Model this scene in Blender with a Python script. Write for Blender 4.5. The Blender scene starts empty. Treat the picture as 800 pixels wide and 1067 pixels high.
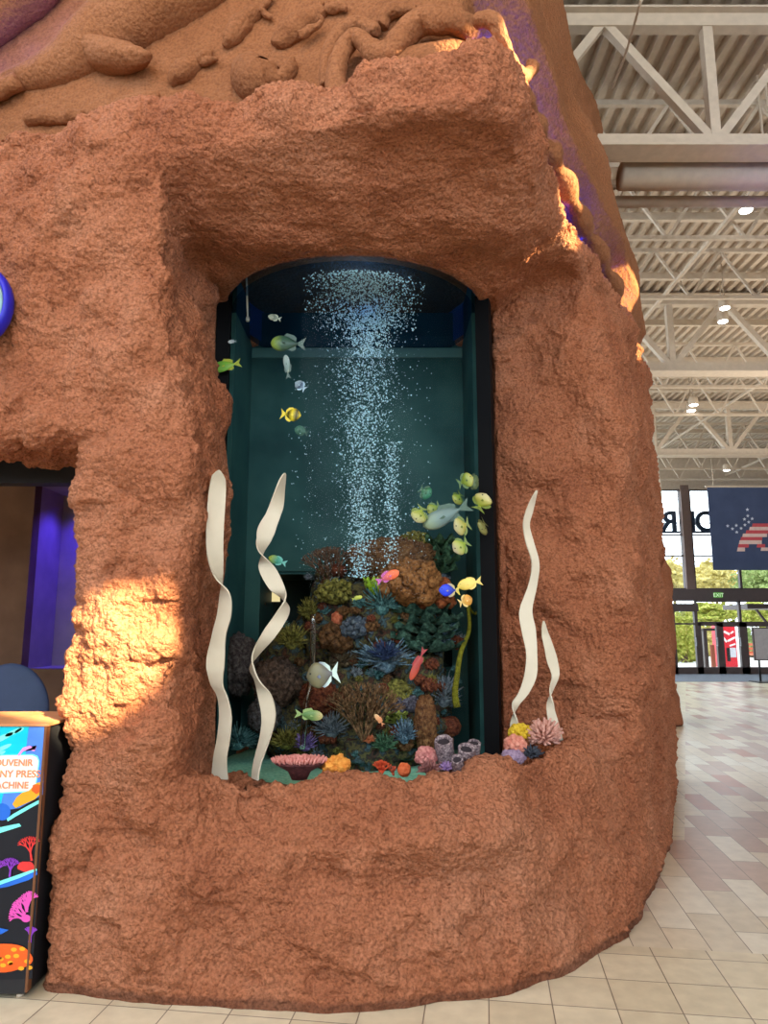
import bpy, math, random
import numpy as np
from mathutils import Vector, Matrix
from mathutils.bvhtree import BVHTree

random.seed(7)
RNG = np.random.default_rng(7)
SC = bpy.context.scene
COL = SC.collection
PI = math.pi

# ------------------------------------------------------------------ camera
F = 740.0
PITCH = math.atan((655 - 533.5) / F)
CAMH = 1.55
CP, SP = math.cos(PITCH), math.sin(PITCH)

def ray(u, v):
    x = (u - 400) / F
    y = (533.5 - v) / F
    return np.array([x, CP - y * SP, SP + y * CP])

def at(u, v, Y):
    d = ray(u, v)
    t = Y / d[1]
    return np.array([d[0] * t, Y, CAMH + d[2] * t])

def on_z(u, v, Z):
    d = ray(u, v)
    t = (Z - CAMH) / d[2]
    return np.array([d[0] * t, d[1] * t, Z])

def mpp(p):
    """metres per pixel at a point"""
    return (p[1] * CP + (p[2] - CAMH) * SP) / F

# ------------------------------------------------------------------ materials
def lin(r, g, b):
    f = lambda c: (c / 255 / 12.92) if c / 255 <= 0.04045 else ((c / 255 + 0.055) / 1.055) ** 2.4
    return (f(r), f(g), f(b), 1.0)

class NT:
    def __init__(s, name):
        s.m = bpy.data.materials.new(name)
        s.m.use_nodes = True
        s.t = s.m.node_tree
        s.t.nodes.clear()
        s.out = s.n('ShaderNodeOutputMaterial')
    def n(s, typ, **kw):
        nd = s.t.nodes.new(typ)
        for k, v in kw.items():
            if k == 'inp':
                for i, val in v.items():
                    nd.inputs[i].default_value = val
            else:
                setattr(nd, k, v)
        return nd
    def l(s, a, b):
        s.t.links.new(a, b)
    def ramp(s, src, stops, interp='LINEAR'):
        r = s.n('ShaderNodeValToRGB')
        cr = r.color_ramp
        cr.interpolation = interp
        while len(cr.elements) > 1:
            cr.elements.remove(cr.elements[-1])
        cr.elements[0].position, cr.elements[0].color = stops[0]
        for p, c in stops[1:]:
            e = cr.elements.new(p)
            e.color = c
        s.l(src, r.inputs[0])
        return r.outputs[0]

def noisy(name, cols, scale=8, rough=0.7, bump=0.0, bscale=40, metal=0.0, spec=0.3, detail=4, coord='Object', bdist=0.01):
    k = NT(name)
    p = k.n('ShaderNodeBsdfPrincipled')
    p.inputs['Roughness'].default_value = rough
    p.inputs['Metallic'].default_value = metal
    p.inputs['Specular IOR Level'].default_value = spec
    tc = k.n('ShaderNodeTexCoord')
    nz = k.n('ShaderNodeTexNoise')
    nz.inputs['Scale'].default_value = scale
    nz.inputs['Detail'].default_value = detail
    k.l(tc.outputs[coord], nz.inputs['Vector'])
    n = len(cols)
    stops = [(0.3 + 0.4 * i / max(1, n - 1), c) for i, c in enumerate(cols)]
    k.l(k.ramp(nz.outputs['Fac'], stops), p.inputs['Base Color'])
    if bump:
        b = k.n('ShaderNodeTexNoise')
        b.inputs['Scale'].default_value = bscale
        b.inputs['Detail'].default_value = 5
        k.l(tc.outputs[coord], b.inputs['Vector'])
        bp = k.n('ShaderNodeBump')
        bp.inputs['Strength'].default_value = bump
        bp.inputs['Distance'].default_value = bdist
        k.l(b.outputs['Fac'], bp.inputs['Height'])
        k.l(bp.outputs[0], p.inputs['Normal'])
    k.l(p.outputs[0], k.out.inputs[0])
    return k.m

def emit(name, col, s):
    k = NT(name)
    e = k.n('ShaderNodeEmission')
    e.inputs[0].default_value = col
    e.inputs[1].default_value = s
    k.l(e.outputs[0], k.out.inputs[0])
    return k.m

def plain(name, c, rough=0.6, metal=0.0, spec=0.3):
    c2 = (c[0] * 0.86, c[1] * 0.86, c[2] * 0.86, 1)
    return noisy(name, [c2, c], scale=12, rough=rough, metal=metal, spec=spec)

def glassy(name, tint, refl=1.0, rough=0.0, base=0.02):
    k = NT(name)
    tr = k.n('ShaderNodeBsdfTransparent')
    tr.inputs[0].default_value = tint
    gl = k.n('ShaderNodeBsdfGlossy')
    gl.inputs['Roughness'].default_value = rough
    lw = k.n('ShaderNodeFresnel')
    lw.inputs['IOR'].default_value = 1.4
    mu = k.n('ShaderNodeMath', operation='MULTIPLY_ADD')
    mu.inputs[1].default_value = refl
    mu.inputs[2].default_value = base
    mu.use_clamp = True
    k.l(lw.outputs[0], mu.inputs[0])
    mx = k.n('ShaderNodeMixShader')
    k.l(mu.outputs[0], mx.inputs[0])
    k.l(tr.outputs[0], mx.inputs[1])
    k.l(gl.outputs[0], mx.inputs[2])
    k.l(mx.outputs[0], k.out.inputs[0])
    return k.m

def rock_material(name, cols, bump=0.9, dark=0.58):
    k = NT(name)
    p = k.n('ShaderNodeBsdfPrincipled')
    p.inputs['Roughness'].default_value = 0.8
    p.inputs['Specular IOR Level'].default_value = 0.25
    tc = k.n('ShaderNodeTexCoord')
    nz = k.n('ShaderNodeTexNoise')
    nz.inputs['Scale'].default_value = 1.6
    nz.inputs['Detail'].default_value = 6
    nz.inputs['Roughness'].default_value = 0.65
    k.l(tc.outputs['Object'], nz.inputs['Vector'])
    c1 = k.ramp(nz.outputs['Fac'], [(0.3, cols[0]), (0.5, cols[1]), (0.7, cols[2])])
    n2 = k.n('ShaderNodeTexNoise')
    n2.inputs['Scale'].default_value = 75
    n2.inputs['Detail'].default_value = 4
    k.l(tc.outputs['Object'], n2.inputs['Vector'])
    c2 = k.ramp(n2.outputs['Fac'], [(0.32, (dark, dark * .96, dark * .93, 1)), (0.58, (1.08, 1.08, 1.08, 1))])
    mx = k.n('ShaderNodeMix', data_type='RGBA', blend_type='MULTIPLY')
    mx.inputs[0].default_value = 1.0
    k.l(c1, mx.inputs[6])
    k.l(c2, mx.inputs[7])
    sz = k.n('ShaderNodeSeparateXYZ')
    ge = k.n('ShaderNodeNewGeometry')
    k.l(ge.outputs['Position'], sz.inputs[0])
    dz = k.n('ShaderNodeMath', operation='MULTIPLY_ADD'); dz.inputs[1].default_value = -0.05
    k.l(nz.outputs['Fac'], dz.inputs[0]); k.l(sz.outputs[2], dz.inputs[2])
    dirt = k.ramp(dz.outputs[0], [(0.0, (0.5, 0.5, 0.52, 1)), (0.018, (1, 1, 1, 1))])
    mx2 = k.n('ShaderNodeMix', data_type='RGBA', blend_type='MULTIPLY')
    mx2.inputs[0].default_value = 1.0
    k.l(mx.outputs[2], mx2.inputs[6]); k.l(dirt, mx2.inputs[7])
    k.l(mx2.outputs[2], p.inputs['Base Color'])
    vo = k.n('ShaderNodeTexVoronoi')
    vo.inputs['Scale'].default_value = 40
    k.l(tc.outputs['Object'], vo.inputs['Vector'])
    n3 = k.n('ShaderNodeTexNoise')
    n3.inputs['Scale'].default_value = 110
    n3.inputs['Detail'].default_value = 5
    k.l(tc.outputs['Object'], n3.inputs['Vector'])
    ad = k.n('ShaderNodeMath', operation='SUBTRACT')
    k.l(n3.outputs['Fac'], ad.inputs[0])
    k.l(vo.outputs['Distance'], ad.inputs[1])
    bp = k.n('ShaderNodeBump')
    bp.inputs['Strength'].default_value = bump
    bp.inputs['Distance'].default_value = 0.022
    k.l(ad.outputs[0], bp.inputs['Height'])
    k.l(bp.outputs[0], p.inputs['Normal'])
    k.l(p.outputs[0], k.out.inputs[0])
    return k.m

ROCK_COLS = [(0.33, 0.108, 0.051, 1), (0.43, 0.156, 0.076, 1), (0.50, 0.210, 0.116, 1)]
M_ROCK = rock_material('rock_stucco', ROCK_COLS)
M_RELIEF = rock_material('relief_stucco', [(0.23, 0.088, 0.036, 1), (0.28, 0.110, 0.046, 1), (0.32, 0.134, 0.062, 1)], bump=0.5, dark=0.76)  # base tone darkened to carry the shade of the recessed wall
M_BLACK = plain('black_paint', (0.012, 0.012, 0.014, 1), rough=0.5)
M_WHITE_RIB = noisy('ribbon_cream', [lin(200, 190, 170), lin(216, 206, 186)], scale=5, rough=0.45)
M_STEEL = plain('ceiling_paint', (0.56, 0.47, 0.37, 1), rough=0.55)
M_DECK = plain('deck_paint', (0.50, 0.41, 0.32, 1), rough=0.55)
M_FRAME = plain('dark_bronze_frame', (0.085, 0.062, 0.060, 1), rough=0.45)  # tone lifted to carry the haze at the far windows
M_GREY = plain('grey_plastic', (0.25, 0.26, 0.28, 1), rough=0.5)

# ------------------------------------------------------------------ object helpers
def mesh_obj(name, V, Fc, mats, parent=None, smooth=True, mi=None):
    me = bpy.data.meshes.new(name)
    V = np.asarray(V, dtype=float)
    if parent is not None:
        V = V - np.array(parent.matrix_world.translation if parent.parent is None else parent.matrix_world.translation)
    if isinstance(Fc, np.ndarray):
        n, k = Fc.shape
        me.vertices.add(len(V))
        me.vertices.foreach_set('co', V.astype(np.float32).ravel())
        me.loops.add(n * k)
        me.loops.foreach_set('vertex_index', Fc.astype(np.int32).ravel())
        me.polygons.add(n)
        me.polygons.foreach_set('loop_start', np.arange(0, n * k, k, dtype=np.int32))
        me.polygons.foreach_set('loop_total', np.full(n, k, dtype=np.int32))
        me.update(calc_edges=True)
    else:
        me.from_pydata([tuple(v) for v in V], [], [tuple(f) for f in Fc])
        me.update()
    me.polygons.foreach_set('use_smooth', np.full(len(me.polygons), bool(smooth)))
    if not isinstance(mats, (list, tuple)):
        mats = [mats]
    for m in mats:
        me.materials.append(m)
    if mi is not None:
        me.polygons.foreach_set('material_index', np.asarray(mi, dtype=np.int32))
    me.update()
    o = bpy.data.objects.new(name, me)
    COL.objects.link(o)
    if parent is not None:
        o.parent = parent
    return o

def tag(o, label=None, cat=None, group=None, kind=None):
    if label: o['label'] = label
    if cat: o['category'] = cat
    if group: o['group'] = group
    if kind: o['kind'] = kind
    return o

def empty(name, loc, label=None, cat=None, group=None):
    o = bpy.data.objects.new(name, None)
    COL.objects.link(o)
    o.location = tuple(float(c) for c in loc)
    o.empty_display_size = 0.1
    bpy.context.view_layer.update()
    return tag(o, label, cat, group)

class MB:
    """collects shapes into one mesh"""
    def __init__(s):
        s.V, s.F, s.MI = [], [], []
    def add(s, V, Fc, mi=0):
        b = len(s.V)
        s.V.extend([tuple(map(float, v)) for v in V])
        for f in Fc:
            s.F.append(tuple(int(i) + b for i in f))
            s.MI.append(mi)
        return s
    def box(s, lo, hi, mi=0, bev=0.0):
        x0, y0, z0 = lo
        x1, y1, z1 = hi
        if bev <= 0:
            V = [(x0, y0, z0), (x1, y0, z0), (x1, y1, z0), (x0, y1, z0), (x0, y0, z1), (x1, y0, z1), (x1, y1, z1), (x0, y1, z1)]
            Fc = [(0, 3, 2, 1), (4, 5, 6, 7), (0, 1, 5, 4), (1, 2, 6, 5), (2, 3, 7, 6), (3, 0, 4, 7)]
            return s.add(V, Fc, mi)
        b = min(bev, (x1 - x0) / 2.01, (y1 - y0) / 2.01, (z1 - z0) / 2.01)
        def ring(z, ins):
            return [(x0 + b + ins, y0 + ins, z), (x1 - b - ins, y0 + ins, z), (x1 - ins, y0 + b + ins, z), (x1 - ins, y1 - b - ins, z),
                    (x1 - b - ins, y1 - ins, z), (x0 + b + ins, y1 - ins, z), (x0 + ins, y1 - b - ins, z), (x0 + ins, y0 + b + ins, z)]
        h = b * 0.5
        V = ring(z0, h) + ring(z0 + b, 0) + ring(z1 - b, 0) + ring(z1, h)
        Fc = [tuple(range(7, -1, -1)), tuple(range(24, 32))]
        for k in range(3):
            for i in range(8):
                j = (i + 1) % 8
                Fc.append((k * 8 + i, k * 8 + j, k * 8 + 8 + j, k * 8 + 8 + i))
        return s.add(V, Fc, mi)
    def bar(s, a, b, w, h=None, mi=0):
        """square bar between two points"""
        h = h or w
        a, b = Vector(a), Vector(b)
        d = (b - a).normalized()
        up = Vector((0, 0, 1)) if abs(d.z) < 0.95 else Vector((0, 1, 0))
        sx = d.cross(up).normalized() * (w / 2)
        sy = sx.cross(d).normalized() * (h / 2)
        V = []
        for p in (a, b):
            V += [p - sx - sy, p + sx - sy, p + sx + sy, p - sx + sy]
        return s.add(V, [(3, 2, 1, 0), (4, 5, 6, 7), (0, 1, 5, 4), (1, 2, 6, 5), (2, 3, 7, 6), (3, 0, 4, 7)], mi)
    def tube(s, P, R, n=8, mi=0, cap=True, flat=1.0):
        P = [np.asarray(p, float) for p in P]
        V, Fc = [], []
        up = None
        for i, p in enumerate(P):
            d = P[min(i + 1, len(P) - 1)] - P[max(i - 1, 0)]
            d = d / (np.linalg.norm(d) + 1e-9)
            if up is None:
                up = np.array([0, 0, 1.0]) if abs(d[2]) < 0.9 else np.array([0, 1.0, 0])
            a = np.cross(d, up); a /= np.linalg.norm(a) + 1e-9
            up = np.cross(a, d)
            r = R[i] if hasattr(R, '__len__') else R
            for k in range(n):
                t = 2 * PI * k / n
                V.append(p + a * (r * math.cos(t)) + up * (r * math.sin(t) * flat))
        for i in range(len(P) - 1):
            for k in range(n):
                j = (k + 1) % n
                Fc.append((i * n + k, i * n + j, (i + 1) * n + j, (i + 1) * n + k))
        if cap:
            V += [P[0], P[-1]]
            c0, c1 = len(V) - 2, len(V) - 1
            e = (len(P) - 1) * n
            for k in range(n):
                j = (k + 1) % n
                Fc.append((c0, j, k))
                Fc.append((c1, e + k, e + j))
        return s.add(V, Fc, mi)
    def lathe(s, c, prof, n=24, mi=0, cap=True):
        V, Fc = [], []
        for r, z in prof:
            for k in range(n):
                t = 2 * PI * k / n
                V.append((c[0] + r * math.cos(t), c[1] + r * math.sin(t), c[2] + z))
        for i in range(len(prof) - 1):
            for k in range(n):
                j = (k + 1) % n
                Fc.append((i * n + k, i * n + j, (i + 1) * n + j, (i + 1) * n + k))
        if cap:
            Fc.append(tuple(range(n - 1, -1, -1)))
            Fc.append(tuple((len(prof) - 1) * n + k for k in range(n)))
        return s.add(V, Fc, mi)
    def prism(s, pts, off, mi=0):
        """flat outline (3-D points) given a thickness vector"""
        n = len(pts)
        off = np.asarray(off, float)
        V = [np.asarray(p, float) for p in pts] + [np.asarray(p, float) + off for p in pts]
        Fc = [tuple(range(n)), tuple(range(2 * n - 1, n - 1, -1))]
        for i in range(n):
            j = (i + 1) % n
            Fc.append((i, i + n, j + n, j))
        return s.add(V, Fc, mi)
    def obj(s, name, mats, parent=None, smooth=False):
        return mesh_obj(name, s.V, s.F, mats, parent, smooth, s.MI)

def ico(sub=3):
    t = (1 + 5 ** 0.5) / 2
    V = [(-1, t, 0), (1, t, 0), (-1, -t, 0), (1, -t, 0), (0, -1, t), (0, 1, t), (0, -1, -t), (0, 1, -t), (t, 0, -1), (t, 0, 1), (-t, 0, -1), (-t, 0, 1)]
    Fc = [(0, 11, 5), (0, 5, 1), (0, 1, 7), (0, 7, 10), (0, 10, 11), (1, 5, 9), (5, 11, 4), (11, 10, 2), (10, 7, 6), (7, 1, 8),
          (3, 9, 4), (3, 4, 2), (3, 2, 6), (3, 6, 8), (3, 8, 9), (4, 9, 5), (2, 4, 11), (6, 2, 10), (8, 6, 7), (9, 8, 1)]
    V = [np.array(v, float) / np.linalg.norm(v) for v in V]
    for _ in range(sub):
        mid, nf = {}, []
        def m(a, b):
            key = (min(a, b), max(a, b))
            if key not in mid:
                p = V[a] + V[b]
                V.append(p / np.linalg.norm(p))
                mid[key] = len(V) - 1
            return mid[key]
        for a, b, c in Fc:
            ab, bc, ca = m(a, b), m(b, c), m(c, a)
            nf += [(a, ab, ca), (b, bc, ab), (c, ca, bc), (ab, bc, ca)]
        Fc = nf
    return np.array(V), Fc
ICO = {k: ico(k) for k in (0, 1, 2, 3, 4)}

# ------------------------------------------------------------------ noise
_PERM = RNG.permutation(4096)
_VAL = RNG.random(4096).astype(np.float32) * 2 - 1
def vnoise(P):
    """smooth value noise in [-1, 1] at points P (n, 3)"""
    P = np.asarray(P, np.float64)
    I = np.floor(P).astype(np.int64)
    f = P - I
    f = f * f * f * (f * (f * 6 - 15) + 10)
    out = np.zeros(len(P))
    for dx in (0, 1):
        for dy in (0, 1):
            for dz in (0, 1):
                h = _PERM[(I[:, 0] + dx) & 4095]
                h = _PERM[(h + I[:, 1] + dy) & 4095]
                h = _PERM[(h + I[:, 2] + dz) & 4095]
                w = (f[:, 0] if dx else 1 - f[:, 0]) * (f[:, 1] if dy else 1 - f[:, 1]) * (f[:, 2] if dz else 1 - f[:, 2])
                out += w * _VAL[h]
    return out

def cells(P):
    """distance to the nearest jittered lattice point, 0 at a point"""
    P = np.asarray(P, np.float64)
    I = np.floor(P).astype(np.int64)
    best = np.full(len(P), 9.0)
    for dx in (-1, 0, 1):
        for dy in (-1, 0, 1):
            for dz in (-1, 0, 1):
                c = I + np.array([dx, dy, dz])
                h = _PERM[c[:, 0] & 4095]
                h = _PERM[(h + c[:, 1]) & 4095]
                h = _PERM[(h + c[:, 2]) & 4095]
                j = np.stack([_VAL[h], _VAL[(h * 7 + 13) & 4095], _VAL[(h * 31 + 5) & 4095]], 1) * 0.38 + 0.5
                best = np.minimum(best, np.sum((c + j - P) ** 2, 1))
    return np.sqrt(best)

def sstep(a, b, x):
    t = np.clip((x - a) / (b - a), 0, 1)
    return t * t * (3 - 2 * t)

def smax(a, b, k):
    h = np.clip(0.5 + 0.5 * (a - b) / k, 0, 1)
    return b + (a - b) * h + k * h * (1 - h)

def smin(a, b, k):
    return -smax(-a, -b, k)

def sd_poly(X, Y, poly):
    d = np.full(X.shape, 1e9)
    s = np.ones(X.shape)
    n = len(poly)
    for i in range(n):
        x0, y0 = poly[i]
        x1, y1 = poly[i - 1]
        ex, ey = x1 - x0, y1 - y0
        wx, wy = X - x0, Y - y0
        t = np.clip((wx * ex + wy * ey) / (ex * ex + ey * ey), 0, 1)
        d = np.minimum(d, (wx - ex * t) ** 2 + (wy - ey * t) ** 2)
        c1, c2, c3 = Y >= y0, Y < y1, ex * wy > ey * wx
        flip = (c1 & c2 & c3) | (~c1 & ~c2 & ~c3)
        s = np.where(flip, -s, s)
    return s * np.sqrt(d)

def surface_nets(f, org, h):
    s = f < 0
    nx, ny, nz = f.shape
    cnt = np.zeros((nx - 1, ny - 1, nz - 1), np.int8)
    for a in (0, 1):
        for b in (0, 1):
            for c in (0, 1):
                cnt += s[a:nx - 1 + a, b:ny - 1 + b, c:nz - 1 + c]
    act = (cnt > 0) & (cnt < 8)
    idx = np.argwhere(act)
    ids = np.full(act.shape, -1, np.int32)
    ids[act] = np.arange(len(idx))
    i, j, k = idx.T
    acc = np.zeros((len(idx), 3))
    num = np.zeros(len(idx))
    corner = {(a, b, c): f[i + a, j + b, k + c].astype(np.float64) for a in (0, 1) for b in (0, 1) for c in (0, 1)}
    for ax in range(3):
        for p in (0, 1):
            for q in (0, 1):
                c0 = [0, 0, 0]
                o = [x for x in range(3) if x != ax]
                c0[o[0]], c0[o[1]] = p, q
                c1 = list(c0); c1[ax] = 1
                f0, f1 = corner[tuple(c0)], corner[tuple(c1)]
                m = (f0 < 0) != (f1 < 0)
                t = np.where(m, f0 / np.where(m, f0 - f1, 1), 0)
                pt = np.tile(np.array(c0, float), (len(idx), 1))
                pt[:, ax] = t
                acc += pt * m[:, None]
                num += m
    V = (idx + acc / num[:, None]) * h + np.asarray(org)
    quads = []
    for ax in range(3):
        a = [slice(None)] * 3; b = [slice(None)] * 3
        a[ax] = slice(0, -1); b[ax] = slice(1, None)
        s0, s1 = s[tuple(a)], s[tuple(b)]
        e = np.argwhere(s0 != s1)
        o = [x for x in range(3) if x != ax]
        e = e[(e[:, o[0]] > 0) & (e[:, o[1]] > 0) & (e[:, o[0]] < f.shape[o[0]] - 1) & (e[:, o[1]] < f.shape[o[1]] - 1)]
        def cid(d0, d1):
            q = e.copy()
            q[:, o[0]] += d0; q[:, o[1]] += d1
            return ids[q[:, 0], q[:, 1], q[:, 2]]
        Q = np.stack([cid(-1, -1), cid(0, -1), cid(0, 0), cid(-1, 0)], 1)
        flip = s0[e[:, 0], e[:, 1], e[:, 2]]
        if ax == 1:
            flip = ~flip
        Q[~flip] = Q[~flip][:, ::-1]
        quads.append(Q)
    return V, np.concatenate(quads)

def drop(V, Fc, keep):
    Fc = Fc[keep]
    used = np.unique(Fc)
    mp = np.full(len(V), -1)
    mp[used] = np.arange(len(used))
    return V[used], mp[Fc]

def subdiv(V, Q):
    n = len(V)
    E = np.stack([Q, np.roll(Q, -1, 1)], 2).reshape(-1, 2)
    E.sort(axis=1)
    key = E[:, 0].astype(np.int64) * n + E[:, 1]
    u, inv = np.unique(key, return_inverse=True)
    a, b = u // n, u % n
    em = (V[a] + V[b]) / 2
    fc = V[Q].mean(1)
    ei = inv.reshape(-1, 4) + n
    fi = np.arange(len(Q)) + n + len(u)
    out = []
    for k in range(4):
        out.append(np.stack([Q[:, k], ei[:, k], fi, ei[:, k - 1]], 1))
    return np.concatenate([V, em, fc]), np.concatenate(out)

def vnormals(V, Q):
    d1 = V[Q[:, 2]] - V[Q[:, 0]]
    d2 = V[Q[:, 3]] - V[Q[:, 1]]
    fn = np.cross(d1, d2)
    N = np.zeros_like(V)
    for k in range(4):
        for c in range(3):
            N[:, c] += np.bincount(Q[:, k], fn[:, c], len(V))
    return N / (np.linalg.norm(N, axis=1)[:, None] + 1e-12)

def laplace(V, Q, it=2):
    for _ in range(it):
        S = np.zeros_like(V); C = np.zeros(len(V))
        for k in range(4):
            a, b = Q[:, k], Q[:, (k + 1) % 4]
            for c in range(3):
                S[:, c] += np.bincount(a, V[b, c], len(V)) + np.bincount(b, V[a, c], len(V))
            C += np.bincount(a, minlength=len(V)) + np.bincount(b, minlength=len(V))
        V = V * 0.5 + 0.5 * S / np.maximum(C, 1)[:, None]
    return V

# ------------------------------------------------------------------ THE ROCK HOUSING
TX, TY, TR = -0.205, 4.70, 0.85            # tank axis and radius
POLY_BASE = [(-4.5, 3.72), (-1.45, 3.36), (-0.8, 3.23), (-0.35, 3.19), (-0.05, 3.19), (0.22, 3.26), (0.52, 3.35), (0.80, 3.50), (1.12, 3.80), (1.34, 4.08),
             (1.62, 4.56), (1.95, 5.2), (2.28, 5.95), (2.66, 6.85), (2.95, 7.6), (3.0, 9.0), (-4.5, 9.0)]
POLY_TOP = [(-4.5, 3.75), (-2.2, 3.38), (-1.48, 3.25), (-0.9, 3.15), (-0.30, 3.03), (0.0, 2.90), (0.28, 2.86), (0.46, 2.84), (0.66, 2.96), (0.76, 3.18), (0.92, 3.55), (1.36, 4.40),
            (1.84, 5.24), (2.24, 5.96), (2.62, 6.75), (2.92, 7.4), (3.0, 9.0), (-4.5, 9.0)]

def grid(lo, hi, h):
    ax = [np.arange(lo[i], hi[i] + h / 2, h) for i in range(3)]
    return ax

def build_rock():
    h = 0.025
    lo, hi = (-3.0, 2.5, -0.08), (3.1, 8.0, 4.5)
    xs, ys, zs = grid(lo, hi, h)
    X2, Y2 = np.meshgrid(xs, ys, indexing='ij')
    sB = sd_poly(X2, Y2, POLY_BASE).astype(np.float32)
    sT = sd_poly(X2, Y2, POLY_TOP).astype(np.float32)
    nich = sd_poly(X2, Y2, [(-3, 1.5), (-3, 4.25), (-0.7, 4.9), (0.55, 4.95), (0.70, 4.66), (1.15, 4.56), (1.62, 4.40), (2.6, 3.9), (2.6, 1.5)])
    circ = np.hypot(X2 - TX, Y2 - TY) - (TR + 0.10)
    hood = np.hypot(X2 - TX, Y2 - TY) - (TR + 0.02)
    nich = smin(nich, circ, 0.05).astype(np.float32)
    ins = sstep(-1.0, -0.7, X2) * (1 - sstep(1.25, 1.6, X2))
    zf = 0.755 + 0.125 * sstep(-0.42, -0.27, sB + 0.0) + 0.055 * sstep(0.35, 1.25, X2) - 0.02 * sstep(-0.2, 0.1, X2) * (1 - sstep(0.1, 0.5, X2))
    z = zs[None, None, :].astype(np.float32)
    w = sstep(2.7, 3.85, z)
    f = sB[:, :, None] * (1 - w) + sT[:, :, None] * w
    slope = 0.26 * sstep(0.05, 0.95, z) + 0.03 * np.sin(z * 7.0)
    f = f + (ins[:, :, None] * slope * (1 - sstep(0.95, 1.3, z))).astype(np.float32)
    f = smax(f, z - 4.2, 0.10)
    xl = -0.925 + 0.05 * sstep(1.5, 2.2, z) - 0.20 * sstep(2.2, 3.4, z)
    n = np.maximum(nich[:, :, None], xl - X2[:, :, None].astype(np.float32))
    n = np.minimum(n, circ[:, :, None].astype(np.float32))
    n = np.maximum(n, zf[:, :, None].astype(np.float32) - z)
    zt = 3.67 + 0.20 * sstep(3.75, 3.05, Y2) + 0.22 * sstep(0.55, 1.15, X2)
    n = np.maximum(n, z - zt[:, :, None].astype(np.float32))
    f = smax(f, -n, 0.12)
    # the shaft the glass stands in, up to the hood and down into the base
    n = np.maximum(hood[:, :, None].astype(np.float32), np.maximum(z - 4.10, 0.45 - z))
    f = np.maximum(f, -n)
    # viewing gap behind the tank
    n = np.maximum(np.abs(X2[:, :, None] + 0.15) - 0.8, np.maximum(4.9 - Y2[:, :, None], np.abs(z - 1.55) - 0.6)).astype(np.float32)
    f = np.maximum(f, -n)
    # the walk-through opening on the left and the dark room behind it
    o = np.maximum(X2[:, :, None] + 1.485, z - 2.49).astype(np.float32)
    f = smax(f, -o, 0.07)
    o = np.maximum(X2[:, :, None] + 1.62, np.maximum(z - 3.4, 4.05 - Y2[:, :, None])).astype(np.float32)
    f = np.maximum(f, -o)
    f = f.astype(np.float32)
    f[0], f[-1], f[:, 0], f[:, -1], f[:, :, 0], f[:, :, -1] = 1, 1, 1, 1, 1, 1
    V, Q = surface_nets(f, lo, h)
    del f
    c = V[Q].mean(1)
    keep = (c[:, 1] < 7.9) & (c[:, 0] > -2.95) & (c[:, 2] > -0.02)
    V, Q = drop(V, Q, keep)
    V = laplace(V, Q, 3)
    N = vnormals(V, Q)
    big = vnoise(V * 1.7 + 3) * 0.055 + vnoise(V * 3.9 + 11) * 0.050 + (vnoise(V * 8.2 + 5) - 0.6 * sstep(.25, .6, vnoise(V * 6.1 + 71))) * 0.030
    inside = np.hypot(V[:, 0] - TX, V[:, 1] - TY) < TR + 0.12
    inside &= V[:, 2] > 0.6
    amp = np.where(inside, 0.12, 1.0)
    soff = (V[:, 2] > 3.3) & (N[:, 2] < -0.4)
    amp = np.where(soff, amp * 0.5, amp)
    gate = sstep(0.0, 0.25, V[:, 2])
    # a worn lip half way up the base
    lip = np.exp(-((V[:, 2] - 0.60) / 0.10) ** 2) * np.exp(-((V[:, 0] - 0.25) / 0.35) ** 2) * 0.11
    lip -= np.exp(-((V[:, 2] - 0.44) / 0.08) ** 2) * np.exp(-((V[:, 0] - 0.15) / 0.45) ** 2) * 0.04
    front = N[:, 1] < 0
    V = V + N * (big * amp * (0.35 + 0.65 * gate) + lip * front)[:, None]
    V, Q = subdiv(V, Q)
    N = vnormals(V, Q)
    inside = (np.hypot(V[:, 0] - TX, V[:, 1] - TY) < TR + 0.12) & (V[:, 2] > 0.6)
    soff = (V[:, 2] > 3.3) & (N[:, 2] < -0.4)
    amp = np.where(inside, 0.1, np.where(soff, 0.45, 1.0))
    c1 = 0.5 - cells(V * 15)
    c2 = 0.5 - cells(V * 30 + 3)
    mod = 0.55 + 0.45 * vnoise(V * 2.3 + 9)
    crack = -0.018 * sstep(0.42, 0.52, vnoise(V * np.array([5.0, 5.0, 11.0]) + 21))
    low = 1 + 0.5 * (1 - sstep(0.1, 1.0, V[:, 2]))
    V = V + N * (amp * sstep(-0.02, 0.05, V[:, 2]) * (c1 * 0.034 * mod * low + c2 * 0.030 + vnoise(V * 22) * 0.006 + crack))[:, None]
    V[:, 2] = np.maximum(V[:, 2], 0.0)
    return V, Q

root = empty('rock_housing', (0.2, 5.2, 0), 'rough orange-brown sculpted rock wall that surrounds the cylindrical fish tank', 'rock wall')
ROCK_V, ROCK_Q = build_rock()
mesh_obj('rock_face', ROCK_V, ROCK_Q, M_ROCK, root)
ROCK_BVH = BVHTree.FromPolygons([tuple(v) for v in ROCK_V], [tuple(int(i) for i in q) for q in ROCK_Q])

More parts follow.
